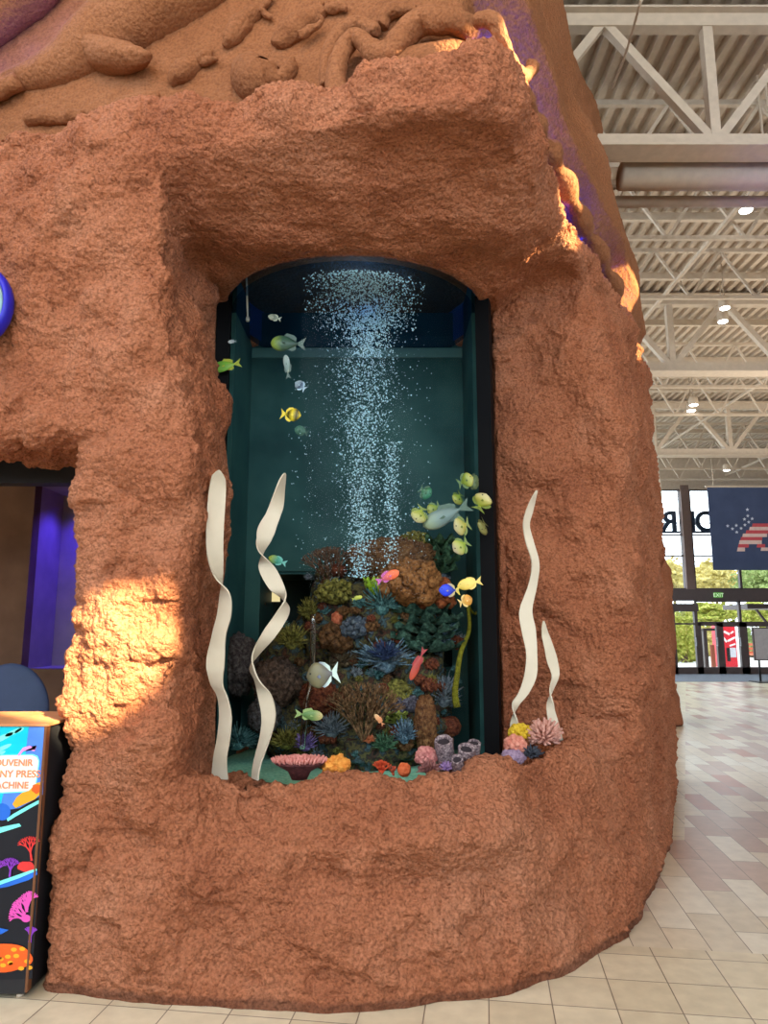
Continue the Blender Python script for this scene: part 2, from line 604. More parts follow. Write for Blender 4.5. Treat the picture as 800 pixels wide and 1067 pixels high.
def build_upper():
    h = 0.03
    lo, hi = (-3.2, 2.7, 3.95), (3.1, 8.0, 6.9)
    xs, ys, zs = grid(lo, hi, h)
    X2, Y2 = np.meshgrid(xs, ys, indexing='ij')
    sT = sd_poly(X2, Y2, POLY_TOP)
    z = zs[None, None, :]
    side = sstep(0.3, 0.9, X2)
    zs = (4.44 + 0.50 * sstep(4.6, 3.1, Y2))[:, :, None]
    f = sT[:, :, None] + 0.30 + 0.04 * (z - 4.2) + (0.12 * (z - 4.2) - 0.38 * np.clip((z - zs) / 0.32, 0, 1)) * side[:, :, None]
    f = f.astype(np.float32)
    f[0], f[-1], f[:, 0], f[:, -1], f[:, :, 0], f[:, :, -1] = 1, 1, 1, 1, 1, 1
    V, Q = surface_nets(f, lo, h)
    c = V[Q].mean(1)
    V, Q = drop(V, Q, (c[:, 1] < 7.9) & (c[:, 0] > -3.15))
    V = laplace(V, Q, 2)
    N = vnormals(V, Q)
    side = sstep(0.5, 1.0, V[:, 0])
    V = V + N * ((vnoise(V * 1.5 + 30) * 0.05 + vnoise(V * 3.3 + 8) * 0.03) * (0.4 + 0.9 * side))[:, None]
    V, Q = subdiv(V, Q)
    N = vnormals(V, Q)
    V = V + N * ((0.5 - cells(V * 24)) * 0.010 + vnoise(V * 30) * 0.004)[:, None]
    return V, Q
UP_V, UP_Q = build_upper()
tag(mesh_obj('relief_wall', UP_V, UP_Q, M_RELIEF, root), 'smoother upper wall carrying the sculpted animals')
UP_BVH = BVHTree.FromPolygons([tuple(v) for v in UP_V], [tuple(int(i) for i in q) for q in UP_Q])

def hit(u, v, bvh=None, back=0.0):
    d = Vector(ray(u, v)).normalized()
    o = Vector((0, 0, CAMH))
    loc = (bvh or ROCK_BVH).ray_cast(o, d)[0]
    if loc is None:
        return None
    return np.array(loc - d * back)

def up_point(u, v, back=0.0, last=[None]):
    p = hit(u, v, UP_BVH, back)
    if p is None:
        p = at(u, v, last[0] if last[0] else 3.6)
    last[0] = p[1]
    return p

def lumpy(V, amp=0.008, sc=26):
    V = np.asarray(V, float)
    return V + (np.stack([vnoise(V * sc), vnoise(V * sc + 40), vnoise(V * sc + 80)], 1)) * amp

def smooth_path(pts, n=6):
    pts = [np.asarray(p, float) for p in pts]
    out = []
    for i in range(len(pts) - 1):
        p0, p1, p2, p3 = pts[max(i - 1, 0)], pts[i], pts[i + 1], pts[min(i + 2, len(pts) - 1)]
        for k in range(n):
            t = k / n
            out.append(0.5 * (2 * p1 + (p2 - p0) * t + (2 * p0 - 5 * p1 + 4 * p2 - p3) * t * t + (3 * p1 - p0 - 3 * p2 + p3) * t ** 3))
    out.append(pts[-1])
    return out

def relief_tube(mb, pts, back=0.0, n=14, flat=1.0):
    """pts: (u, v, radius px) drawn on the relief wall"""
    P = [np.append(up_point(q[0], q[1], q[3] if len(q) > 3 else back), q[2]) for q in pts]
    P = smooth_path(P, 6)
    mb.tube([p[:3] for p in P], [max(0.004, p[3] * mpp(p)) for p in P], n=n, flat=flat)

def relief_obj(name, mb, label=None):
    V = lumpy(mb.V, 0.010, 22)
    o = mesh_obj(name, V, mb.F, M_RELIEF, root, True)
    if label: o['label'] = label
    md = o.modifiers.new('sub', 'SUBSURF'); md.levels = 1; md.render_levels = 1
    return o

m = MB()
relief_tube(m, [(-40, 112, 12), (-5, 96, 12), (25, 84, 15), (60, 72, 22), (105, 45, 34), (150, 15, 42), (205, -22, 48), (270, -70, 46)], 0.0, 20)
relief_tube(m, [(84, 44, 17, 0.02), (104, 56, 21, 0.07), (126, 60, 19, 0.12), (144, 59, 13, 0.15), (153, 57, 7, 0.16), (158, 55, 2, 0.16)], 0.13, 16, 0.8)
relief_tube(m, [(20, 84, 9), (0, 95, 9), (-20, 104, 7)], 0.10, 10)
relief_obj('manatee_relief', m, 'large sculpted manatee with a broad flipper')

def relief_fish(pts, tail, fins=()):
    m = MB()
    pts = [(a, b, c * 1.22) for a, b, c in pts]
    relief_tube(m, pts, 0.02, 12)
    for t in tail:
        relief_tube(m, t, 0.04, 8)
    for t in fins:
        relief_tube(m, t, 0.08, 8)
    return m
relief_obj('fish_relief', relief_fish([(234, 48, 3), (240, 40, 8), (250, 28, 10), (262, 16, 8), (272, 9, 4)], [[(270, 10, 3), (278, 2, 4), (286, -8, 2)], [(270, 10, 3), (277, 15, 4), (284, 20, 2)]]),
           'small sculpted fish with its forked tail up, right of the manatee')
relief_obj('fish_relief', relief_fish([(285, 48, 4), (296, 40, 10), (312, 28, 12), (328, 18, 9), (340, 11, 4)], [[(338, 11, 4), (350, 8, 5), (362, 9, 3)], [(333, 10, 3), (334, 2, 3)]], [[(312, 38, 4), (325, 30, 4), (338, 19, 3)]]),
           'longest sculpted fish, between the forked-tail fish and the coiled arm')
relief_obj('fish_relief', relief_fish([(177, 86, 4), (184, 80, 9), (195, 72, 10), (206, 64, 5)], [[(205, 64, 4), (214, 58, 5), (221, 51, 2)], [(205, 64, 4), (216, 63, 5), (228, 62, 2)]]),
           'sculpted fish just right of the manatee flipper')
relief_obj('fish_relief', relief_fish([(248, 64, 6), (256, 72, 16), (268, 85, 21), (282, 84, 17), (294, 82, 9), (302, 72, 7), (303, 62, 4)], [[(276, 70, 5), (284, 64, 5), (296, 70, 4)]], [[(256, 78, 5), (262, 82, 3)]]),
           'round-bodied sculpted fish with a curled tail on the ledge')
relief_obj('fish_relief', relief_fish([(113, 118, 4), (124, 115, 8), (140, 111, 10), (154, 105, 8), (166, 98, 4)], []), 'slim sculpted fish lying low under the manatee')
relief_obj('fish_relief', relief_fish([(26, 128, 4), (36, 123, 8), (50, 121, 8), (64, 124, 5), (74, 122, 7), (88, 120, 4)], []), 'half hidden sculpted fish at the far end of the ledge')
m = MB()
relief_tube(m, [(352, 110, 12), (350, 80, 11), (356, 55, 10), (368, 38, 9), (380, 44, 10), (392, 58, 12), (408, 55, 13), (420, 38, 14), (440, 22, 14), (465, 22, 14), (490, 30, 13), (512, 34, 12)], 0.16, 16)
relief_tube(m, [(340, 92, 8), (342, 62, 9), (354, 36, 9), (372, 26, 7), (394, 34, 6)], 0.06, 12)
relief_tube(m, [(398, 28, 7), (404, 15, 8), (420, 8, 7), (434, 10, 5)], 0.04, 12)
relief_tube(m, [(392, 100, 4), (410, 88, 20), (432, 72, 22), (470, 58, 16), (496, 48, 4)], 0.04, 12)
relief_obj('tentacle_relief', m, 'thick sculpted arm coiling along the ledge')
# knobbly arm end running down the sunlit edge of the ledge
m = MB()
def ledge_tube(pts, n=12):
    P = smooth_path([np.append(at(u, v, Y), r) for u, v, Y, r in pts], 6)
    m.tube([p[:3] for p in P], [p[3] * mpp(p) for p in P], n)
ledge_tube([(496, 22, 2.98, 8), (512, 22, 2.93, 9), (521, 38, 2.95, 9), (527, 58, 3.02, 10), (536, 76, 3.10, 9), (550, 78, 3.22, 7), (556, 66, 3.26, 7)])
ledge_tube([(527, 58, 3.02, 9), (540, 90, 3.2, 10), (550, 112, 3.35, 10), (556, 125, 3.5, 6)])
ledge_tube([(553, 118, 3.5, 5), (558, 132, 3.6, 14), (564, 146, 3.72, 7), (572, 160, 3.82, 15), (580, 176, 3.95, 8), (588, 194, 4.1, 15), (596, 212, 4.3, 7), (604, 230, 4.55, 14), (612, 246, 4.75, 7), (622, 264, 5.0, 13), (630, 282, 5.3, 6), (638, 298, 5.6, 12), (644, 312, 5.9, 5)])
relief_obj('tentacle_relief', m, 'knobbly sculpted arm along the sunlit edge of the ledge')

m = MB()
relief_tube(m, [(-80, 52, 22), (-35, 30, 30), (0, 6, 30), (34, -18, 28), (60, -40, 20)], 0.16, 16)
relief_obj('upper_ledge', m, 'rough upper ledge at the top left corner')
# blue light strip lying in the trough behind the ledge
M_BLUE = emit('blue_led', (0.02, 0.03, 1.0, 1), 9.0)
m = MB()
m.tube(smooth_path([(0.55, 3.35, 4.24), (0.62, 3.55, 4.24), (0.92, 4.15, 4.24), (1.34, 4.95, 4.24), (1.78, 5.8, 4.24), (2.3, 6.9, 4.24)], 8), 0.02, 6)
tag(m.obj('light_strip', M_BLUE, root), 'glowing blue light strip')
m = MB()
m.tube([up_point(q, w, .03) for q, w in ((-60, 60), (-20, 42), (20, 14), (50, -12))], 0.012, 6)
m.obj('light_strip', M_BLUE, root)
#@PART2
# ------------------------------------------------------------------ THE TANK
def arc_pts(r, a0, a1, n):
    return [(TX + r * math.cos(a0 + (a1 - a0) * i / n), TY + r * math.sin(a0 + (a1 - a0) * i / n)) for i in range(n + 1)]

def arc_shell(mb, r0, r1, a0, a1, z0, z1, n=48, mi=0):
    A, B = arc_pts(r0, a0, a1, n), arc_pts(r1, a0, a1, n)
    V = []
    for (ax, ay), (bx, by) in zip(A, B):
        V += [(ax, ay, z0), (bx, by, z0), (bx, by, z1), (ax, ay, z1)]
    Fc = []
    for i in range(n):
        p, q = i * 4, i * 4 + 4
        for k in range(4):
            Fc.append((p + k, q + k, q + (k + 1) % 4, p + (k + 1) % 4))
    if abs(a1 - a0) < 2 * PI - 0.01:
        Fc += [(3, 2, 1, 0), (n * 4, n * 4 + 1, n * 4 + 2, n * 4 + 3)]
    mb.add(V, Fc, mi)

M_GAP = plain('gap_black', (0.003, 0.003, 0.004, 1), rough=.7, spec=.1)  # black strips paint the shade of the gap between glass and rock
tank = empty('aquarium_tank', (TX, TY, 0.46), 'tall clear cylindrical fish tank set into the orange rock wall', 'aquarium')
M_GLASS = glassy('tank_glass', (0.95, 0.99, 0.98, 1), refl=0.08, base=0.0)
# single front surface so that light passes only once
A = arc_pts(TR, PI * 0.98, PI * 2.02, 96)
V = [(x, y, z) for z in (0.70, 4.02) for x, y in A]
n = len(A)
tag(mesh_obj('glass', V, [(i, i + 1, n + i + 1, n + i) for i in range(n - 1)], M_GLASS, tank), 'clear curved acrylic wall')
M_BACK = noisy('tank_back', [(0.016, 0.055, 0.058, 1), (0.026, 0.080, 0.080, 1), (0.038, 0.105, 0.100, 1)], scale=3, rough=0.55, spec=0.1)
m = MB()
BK = 5.15
m.box((TX - 0.80, BK, 1.96), (TX + 0.80, BK + .02, 3.95)); m.box((TX - 0.80, BK, 0.50), (TX + 0.80, BK + .02, 1.26))
m.box((TX - 0.80, BK, 1.26), (TX - 0.69, BK + .02, 1.96)); m.box((TX + 0.69, BK, 1.26), (TX + 0.80, BK + .02, 1.96))
tag(m.obj('back_wall', M_BACK, tank), 'dark teal rear lining')
m = MB()
m.box((TX - 0.80, BK - .012, 3.585), (TX + 0.80, BK, 3.66))
m.obj('rim', plain('teal_rim', (0.075, 0.19, 0.19, 1), rough=0.4), tank)
for sgn in (-1, 1):
    m = MB()
    xa = TX + sgn * 0.80
    m.box((min(xa, xa + sgn * .03), 4.55, 0.50), (max(xa, xa + sgn * .03), BK + .02, 3.95))
    m.obj('side_lining', M_BACK, tank)
m = MB()
m.box((TX - .72, BK + .02, 1.22), (TX - .69, 5.80, 2.0)); m.box((TX + .69, BK + .02, 1.22), (TX + .72, 5.80, 2.0))
m.box((TX - .72, BK + .02, 1.94), (TX + .72, 5.80, 1.97)); m.box((TX - .72, BK + .02, 1.25), (TX + .72, 5.80, 1.28))
m.obj('gap_lining', M_BACK, tank)
m = MB()
arc_shell(m, TR + 0.004, TR + 0.095, -0.34, 0.10, 0.50, 4.06, 16)
m.obj('gap_strip', M_GAP, tank)
m = MB()
arc_shell(m, TR + 0.004, TR + 0.095, PI - 0.10, PI + 0.34, 0.50, 4.06, 16)
m.obj('gap_strip', M_GAP, tank)
m = MB()
m.lathe((TX, TY, 0), [(TR + 0.012, 3.72), (TR + 0.012, 4.085), (0.02, 4.09)], 48, cap=False)
tag(m.obj('hood', plain('navy_black', (0.04, 0.09, 0.24, 1), rough=0.6), tank, True), 'dark hood above the water')
k = NT('water_surface')
tr = k.n('ShaderNodeBsdfTransparent'); tr.inputs[0].default_value = (0.45, 0.62, 0.80, 1)
gl = k.n('ShaderNodeBsdfGlossy'); gl.inputs[0].default_value = (0.10, 0.16, 0.30, 1); gl.inputs['Roughness'].default_value = 0.12
mx = k.n('ShaderNodeMixShader'); mx.inputs[0].default_value = 0.35
wn = k.n('ShaderNodeTexNoise'); wn.inputs['Scale'].default_value = 9
bp = k.n('ShaderNodeBump'); bp.inputs['Strength'].default_value = 0.5
k.l(wn.outputs['Fac'], bp.inputs['Height']); k.l(bp.outputs[0], gl.inputs['Normal'])
k.l(tr.outputs[0], mx.inputs[1]); k.l(gl.outputs[0], mx.inputs[2]); k.l(mx.outputs[0], k.out.inputs[0])
m = MB()
m.add([(TX, TY, 3.67)] + [(TX + 0.845 * math.cos(t * PI / 32), TY + 0.845 * math.sin(t * PI / 32), 3.67) for t in range(64)], [(0, 1 + i, 1 + (i + 1) % 64) for i in range(64)])
m.obj('water_surface', k.m, tank)

# sand
V, Fc = [], []
for i in range(13):
    r = 0.84 * i / 12
    for t in range(48):
        a = 2 * PI * t / 48
        V.append((TX + r * math.cos(a), TY + r * math.sin(a), 0.0))
V = np.array(V)
V[:, 2] = 0.725 + 0.012 * vnoise(V * 7)
Fc = [(i * 48 + t, i * 48 + (t + 1) % 48, i * 48 + 48 + (t + 1) % 48, i * 48 + 48 + t) for i in range(12) for t in range(48)]
V = np.concatenate([V, V[-48:] - np.array([0, 0, 0.25])])
Fc += [(12 * 48 + t, 12 * 48 + (t + 1) % 48, 13 * 48 + (t + 1) % 48, 13 * 48 + t) for t in range(48)]
tag(mesh_obj('sand_bed', V, Fc, noisy('sand', [lin(110, 190, 165), lin(170, 225, 205)], scale=60, rough=0.9, bump=0.4, bscale=150)),
    'pale green sand covering the tank bottom', 'sand', kind='stuff')

# inlet rod
m = MB()
p0, p1 = at(256, 268, 4.3), at(258, 332, 4.3)
m.tube([p0 + np.array([0, 0, 0.30]), p0, p1], 0.006, 8)
m.lathe(tuple(p1 - np.array([0, 0, 0.02])), [(0.010, 0), (0.014, 0.012), (0.010, 0.03)], 10)
tag(m.obj('air_rod', plain('rod_grey', (0.5, 0.5, 0.45, 1)), None, True), 'thin pale rod hanging into the tank at its top left', 'rod')
# clear tube added for a reflection streak in the glass, left of the reef
m = MB()
P = smooth_path([at(326, 640, 4.12), at(325, 700, 4.12), at(318, 740, 4.14), at(315, 780, 4.16)], 6)
m.tube(P, 0.016, 10)
k = glassy('tube_clear', (0.75, 0.80, 0.85, 1), refl=1.0, base=0.12, rough=0.1)
tag(m.obj('streak_tube', k, None, True), 'clear upright tube standing for a glass reflection streak left of the coral reef', 'pipe')

# bubbles: a rising plume that nobody could count
bV, bF = ICO[0]
bF = np.array(bF)
VV, FF, nb = [], [], 0
def bubble(p, r):
    global nb
    VV.append(bV * r + p); FF.append(bF + nb * 12); nb += 1
PX = random.Random(3)
for _ in range(9500):
    t = PX.random() ** 0.8
    v = 262 + t * 340
    # plume half width in px: wide and boiling on top, narrow at the reef
    if v < 345:
        if PX.random() < 0.6: continue
        hw, cx = 50 + PX.random() * 6, 380
        du = PX.uniform(-1, 1)
        u = cx + du * hw
    else:
        k_ = (v - 345) / 255
        hw = 40 * (1 - k_) + 13 * k_
        u = 381 - 6 * k_ + PX.gauss(0, 0.50) * hw * PX.uniform(.6, 1.25)
        if k_ > 0.45 and PX.random() < 0.3:
            u = 408 + PX.gauss(0, 5)
        if PX.random() < 0.25 * k_: continue
    Y = 4.45 + PX.gauss(0, 0.10)
    p = at(u, v, Y)
    if p[2] > 3.66: continue
    r = (0.0014 + 0.0052 * PX.random() ** 3.0) * (1.1 if v < 345 else 1.0)
    bubble(p, r)
for _ in range(1500):      # dense bright core
    v = 262 + PX.random() ** 1.2 * 110
    u = 384 + PX.gauss(0, 19 - (v - 262) * 0.07)
    p = at(u, v, 4.40 + PX.gauss(0, 0.06))
    if p[2] < 3.66: bubble(p, 0.0020 + 0.004 * PX.random())
for _ in range(5500):      # boil spreading under the surface
    v = 262 + 82 * PX.random() ** 1.35
    hw_ = 58 - max(0, v - 322) * .9
    g_ = PX.gauss(0, .50)
    if abs(g_) > 1.1: continue
    u = 380 + g_ * hw_
    d = ray(u, v)
    Ym = 0.985 * (3.655 - CAMH) * d[1] / d[2]
    p = at(u, v, min(4.45 + PX.gauss(0, .08), Ym - abs(PX.gauss(0, .02))))
    if math.hypot(p[0] - TX, p[1] - TY) > .835: continue
    bubble(p, 0.0016 + 0.0050 * PX.random() ** 2.4)
for _ in range(420):       # strays
    u, v = PX.uniform(300, 450), PX.uniform(370, 600)
    bubble(at(u, v, 4.45 + PX.gauss(0, 0.15)), 0.0022 + 0.002 * PX.random())
kb = NT('bubble')
p = kb.n('ShaderNodeBsdfPrincipled')
p.inputs['Base Color'].default_value = (0.55, 0.85, 1.0, 1)
p.inputs['Roughness'].default_value = 0.15
p.inputs['Specular IOR Level'].default_value = 0.8
kb.l(p.outputs[0], kb.out.inputs[0])
tag(mesh_obj('air_bubbles', np.concatenate(VV), np.concatenate(FF), kb.m), 'plume of fine air bubbles rising through the middle of the tank', 'bubbles', kind='stuff')

# lamps of the tank (above the water, behind the rock lip)
def lamp(kind, name, loc, target, power, col, **kw):
    L = bpy.data.lights.new(name, kind)
    L.energy = power
    L.color = col
    for a, b in kw.items(): setattr(L, a, b)
    o = bpy.data.objects.new(name, L)
    COL.objects.link(o)
    o.location = loc
    if target is not None:
        o.rotation_euler = (Vector(target) - Vector(loc)).to_track_quat('-Z', 'Y').to_euler()
    return o
lamp('SPOT', 'tank_lamp', (-0.20, 4.15, 4.04), (-0.18, 4.48, 3.0), 3600, (0.40, 0.76, 1.0), spot_size=1.0, spot_blend=0.8, shadow_soft_size=0.05)
lamp('SPOT', 'tank_lamp', (-0.45, 4.05, 4.04), (-0.35, 4.5, 1.0), 1500, (0.85, 1.0, 0.85), spot_size=1.15, spot_blend=0.9, shadow_soft_size=0.05)
lamp('SPOT', 'tank_lamp', (0.10, 4.05, 4.04), (0.15, 4.5, 1.0), 1900, (0.95, 1.0, 0.80), spot_size=1.15, spot_blend=0.9, shadow_soft_size=0.05)
lamp('SPOT', 'tank_lamp', (0.30, 4.20, 4.04), (0.38, 4.9, 0.8), 1100, (0.7, 1.0, 0.9), spot_size=0.6, spot_blend=0.9, shadow_soft_size=0.04)

lamp('POINT', 'hood_fill', (TX + .03, 4.55, 3.76), None, 3.0, (0.15, 0.42, 1.0), shadow_soft_size=.05)  # added blue fill so the hood above the water shows navy
# ------------------------------------------------------------------ REEF
def blob(c, r, seed=0, amp=0.25, sc=2.2, sub=3, knob=0.0, ksc=4.0):
    V, Fc = ICO[sub]
    s = 1 + amp * vnoise(V * sc + seed * 7.3)
    if knob:
        s = s + knob * (0.55 - cells(V * ksc + seed * 3.1))
    return V * s[:, None] * np.asarray(r, float) + np.asarray(c), Fc

m = MB()
reef_spots = [(-0.10, 4.75, 1.05, .42, .36, .42), (-0.02, 4.72, 1.55, .36, .28, .32), (0.12, 4.70, 1.80, .26, .22, .20), (-0.30, 4.78, 1.55, .26, .22, .38), (-0.48, 4.85, 0.95, .30, .26, .32),
              (0.20, 4.72, 1.15, .24, .24, .32), (-0.62, 4.9, 1.25, .20, .2, .30), (-0.05, 4.62, 0.85, .40, .30, .22)]
for i, q in enumerate(reef_spots):
    V, Fc = blob(q[:3], q[3:], i, 0.30, 1.8, 4, 0.30, 4.5)
    m.add(V, Fc)
M_REEF = noisy('reef_rock', [(0.012, 0.010, 0.008, 1), (0.08, 0.03, 0.018, 1), (0.02, 0.02, 0.018, 1), (0.11, 0.09, 0.03, 1), (0.03, 0.03, 0.03, 1), (0.06, 0.11, 0.13, 1), (0.02, 0.018, 0.016, 1)], scale=16, rough=0.9, bump=0.8, bscale=45, bdist=0.02)
reef = m.obj('reef_rock', M_REEF, None, True)
tag(reef, 'dark lumpy rock mound carrying the corals inside the tank', 'reef rock')
REEF_BVH = BVHTree.FromPolygons([tuple(v) for v in m.V], m.F)

def coral_mat(name, cols, scale=48, bump=0.8, bscale=110):
    cols = [(c[0] * .9, c[1] * .9, c[2] * .9, 1) for c in cols]
    return noisy(name, cols, scale=scale, rough=0.75, bump=bump, bscale=bscale, spec=0.2)

def reef_point(u, v, back):
    d = Vector(ray(u, v)).normalized()
    loc = REEF_BVH.ray_cast(Vector((0, 0, CAMH)), d)[0]
    if loc is None:
        return at(u, v, 4.62)
    return np.array(loc - d * back)

def knobby(c, rad, seed, n=26, kr=0.30, flat=1.0):
    """cauliflower head: a lumpy core with many round knobs"""
    rr = random.Random(seed)
    m = MB()
    V, Fc = blob(c, (rad[0] * .8, rad[1] * .8, rad[2] * .8), seed, 0.2, 2, 2)
    m.add(V, Fc)
    for i in range(n):
        z = 1 - 1.55 * (i + .5) / n
        a = i * 2.399 + seed
        s = math.sqrt(max(0, 1 - z * z))
        p = np.array(c) + np.array([s * math.cos(a) * rad[0], s * math.sin(a) * rad[1], z * rad[2]]) * .86
        k = kr * rr.uniform(.75, 1.2) * min(rad)
        V, Fc = blob(p, (k, k, k), seed + i, 0.25, 2, 2)
        m.add(V, Fc)
    return m

def fingers(c, rad, seed, n=40, r=0.006, top=1.0, bend=0.3, spread=1.0, up=0.5):
    """bushy head of many tapering fingers"""
    rr = random.Random(seed)
    m = MB()
    V, Fc = blob(c, (rad[0] * .4, rad[1] * .4, rad[2] * .4), seed, .2, 2, 2)
    m.add(V, Fc)
    for i in range(n):
        z = 1 - (1 + up * 0.6) * (i + .5) / n
        a = i * 2.399 + seed
        s = math.sqrt(max(0, 1 - z * z)) * spread
        d = np.array([s * math.cos(a) * rad[0], s * math.sin(a) * rad[1], (z + up * 0.2) * rad[2]])
        d = d * rr.uniform(.8, 1.1)
        w = np.array([rr.uniform(-1, 1), rr.uniform(-1, 1), rr.uniform(0, 1)]) * bend * min(rad)
        P = [np.array(c) + d * .25, np.array(c) + d * .65 + w * .4, np.array(c) + d + w]
        m.tube(P, [r * 1.15, r, r * .55 * top], 6)
    return m

def branches(c, h, seed, n=5, r=0.010, lev=3, spread=0.55, toward=(0, -0.2, 1)):
    rr = random.Random(seed)
    m = MB()
    def grow(p, d, L, r, k):
        q = p + d * L
        m.tube([p, (p + q) / 2 + np.array([rr.uniform(-1, 1), rr.uniform(-1, 1), 0]) * L * .06, q], [r, r * .9, r * .75], 6)
        if k == 0:
            V, Fc = ICO[1]
            m.add(V * r * .95 + q, Fc)
            return
        for _ in range(2 if k < lev else 3):
            e = d + np.array([rr.uniform(-1, 1), rr.uniform(-.6, .6), rr.uniform(-.4, .5)]) * spread
            e /= np.linalg.norm(e)
            grow(q, e, L * .78, r * .78, k - 1)
    for i in range(n):
        d = np.array(toward, float) + np.array([rr.uniform(-1, 1), rr.uniform(-.6, .6), rr.uniform(-.3, .3)]) * .6
        d /= np.linalg.norm(d)
        grow(np.array(c, float), d, h * .36, r, lev)
    return m

def plate(c, rad, seed, layers=3, ruffle=0.25, lift=0.5):
    """tiered leafy plates with ruffled rims"""
    m = MB()
    for q in range(layers):
        n, R = 40, 6
        off = np.array([math.cos(q * 2.1 + seed) * rad[0] * .22, math.sin(q * 2.1 + seed) * rad[1] * .15, (q - layers / 2) * rad[2] * .55])
        for side in (0, 1):
            V = []
            for i in range(R + 1):
                for k in range(n):
                    a = 2 * PI * k / n
                    t = i / R
                    ru = 1 + .18 * math.sin(a * 5 + q + seed) + .08 * math.sin(a * 11 + seed)
                    zz = lift * rad[2] * t * t + ruffle * rad[2] * t ** 3 * math.sin(a * 9 + seed * 2 + q) - side * rad[2] * .07
                    V.append(np.asarray(c) + off + np.array([rad[0] * t * ru * math.cos(a), rad[1] * t * ru * math.sin(a), zz]))
            Fc = [(i * n + k, i * n + (k + 1) % n, (i + 1) * n + (k + 1) % n, (i + 1) * n + k) for i in range(R) for k in range(n)]
            if side: Fc = [f[::-1] for f in Fc]
            m.add(V, Fc)
    m.tube([np.asarray(c) - np.array([0, -rad[1] * .3, rad[2]]), np.asarray(c) + np.array([0, 0, rad[2] * .5])], [min(rad) * .3, min(rad) * .2], 8)
    return m

def dome(c, rad, seed, knob=0.28, ksc=6.0, sub=4, amp=.12):
    m = MB()
    V, Fc = blob(c, rad, seed, amp, 1.6, sub, knob, ksc)
    m.add(V, Fc)
    return m

def coral(name, u, v, rw, rh, kind, cols, label, seed, cat='coral', back=0.03, group=None, Y=None, **kw):
    c = at(u, v, Y) if Y else reef_point(u, v, back)
    s = mpp(c)
    rad = (rw * s, min(rw, rh) * s * .9, rh * s)
    mat = coral_mat('coral_skin_%d' % seed, cols)
    if kind == 'finger': kw['n'] = int(kw.get('n', 40) * 1.7); kw['r'] = kw.get('r', .006) * .68
    if kind == 'knob' : kw['n'] = int(kw.get('n', 26) * 1.5); kw['kr'] = kw.get('kr', .3) * .85
    if kind == 'knob': m = knobby(c, rad, seed, **kw)
    elif kind == 'finger': m = fingers(c, rad, seed, **kw)
    elif kind == 'branch': m = branches(c - np.array([0, 0, rad[2]]), rad[2] * 2, seed, **kw)
    elif kind == 'plate': m = plate(c, rad, seed, **kw)
    else: m = dome(c, rad, seed, **kw)
    m.V = [tuple(v) for v in lumpy(m.V, .0035, 70)]
    o = m.obj(name, mat, None, True)
    return tag(o, label, cat, group)

BR = [(0.030, 0.012, 0.006, 1), (0.12, 0.052, 0.020, 1), (0.22, 0.11, 0.045, 1)]
RB = [(0.035, 0.008, 0.006, 1), (0.15, 0.035, 0.018, 1), (0.26, 0.085, 0.035, 1)]
OL = [(0.03, 0.028, 0.006, 1), (0.16, 0.14, 0.030, 1), (0.34, 0.30, 0.07, 1)]
GR = [(0.012, 0.03, 0.018, 1), (0.05, 0.12, 0.065, 1), (0.12, 0.24, 0.14, 1)]
TE = [(0.015, 0.04, 0.045, 1), (0.06, 0.16, 0.17, 1), (0.18, 0.34, 0.34, 1)]
BL = [(0.03, 0.05, 0.08, 1), (0.12, 0.20, 0.28, 1), (0.30, 0.42, 0.52, 1)]
GB = [(0.05, 0.06, 0.08, 1), (0.16, 0.19, 0.23, 1), (0.32, 0.36, 0.40, 1)]
DB = [(0.006, 0.010, 0.035, 1), (0.02, 0.035, 0.10, 1), (0.05, 0.08, 0.18, 1)]
coral('dome_coral', 410, 584, 46, 24, 'dome', BR, 'broad bristly brown dome coral crowning the reef', 1, back=.02, ksc=9, knob=.35)
coral('moss_coral', 432, 563, 17, 9, 'knob', OL, 'yellow-olive crumbly coral on top of the brown dome', 2, back=.02, n=40, kr=.35)
coral('leaf_coral', 460, 578, 17, 17, 'plate', GR, 'green leafy coral beside the brown dome, near the bright light', 3, layers=4)
coral('cauliflower_coral', 428, 610, 32, 26, 'knob', [(0.05, 0.018, 0.006, 1), (0.22, 0.085, 0.025, 1), (0.38, 0.17, 0.06, 1)], 'large rust-brown cluster of rounded lobes under the dome', 4, n=22, kr=.42, back=.06)
coral('cauliflower_coral', 452, 622, 20, 20, 'knob', [(0.05, 0.012, 0.005, 1), (0.24, 0.06, 0.02, 1), (0.38, 0.13, 0.05, 1)], 'reddish lobed coral just left of the bright blue fish', 5, n=16, kr=.42, back=.06)
coral('frilly_coral', 389, 610, 9, 9, 'plate', [(0.14, 0.30, 0.01, 1), (0.40, 0.62, 0.03, 1), (0.62, 0.80, 0.12, 1)], 'small bright lime-green frilly coral under the pink and orange fish', 6, layers=3, back=.06)
coral('leaf_coral', 444, 655, 30, 17, 'plate', [(0.006, 0.02, 0.015, 1), (0.03, 0.075, 0.055, 1), (0.09, 0.17, 0.13, 1)], 'dark green ruffled plate coral in the middle of the reef', 7, layers=5, back=.06)
coral('bush_coral', 398, 632, 20, 22, 'finger', TE, 'teal finger coral below the lime-green frill', 8, n=70, r=.006)
coral('bush_coral', 402, 690, 32, 26, 'finger', BL, 'big pale blue bushy coral with a dark middle', 9, n=110, r=.006, back=.05)
coral('anemone', 401, 683, 15, 13, 'finger', DB, 'dark navy anemone nestled in the pale blue bush', 10, n=60, r=.006, back=.13, cat='anemone')
coral('bush_coral', 455, 668, 22, 20, 'finger', BL, 'pale blue bushy coral right of the dark green plates', 11, n=70, r=.0055, back=.03)
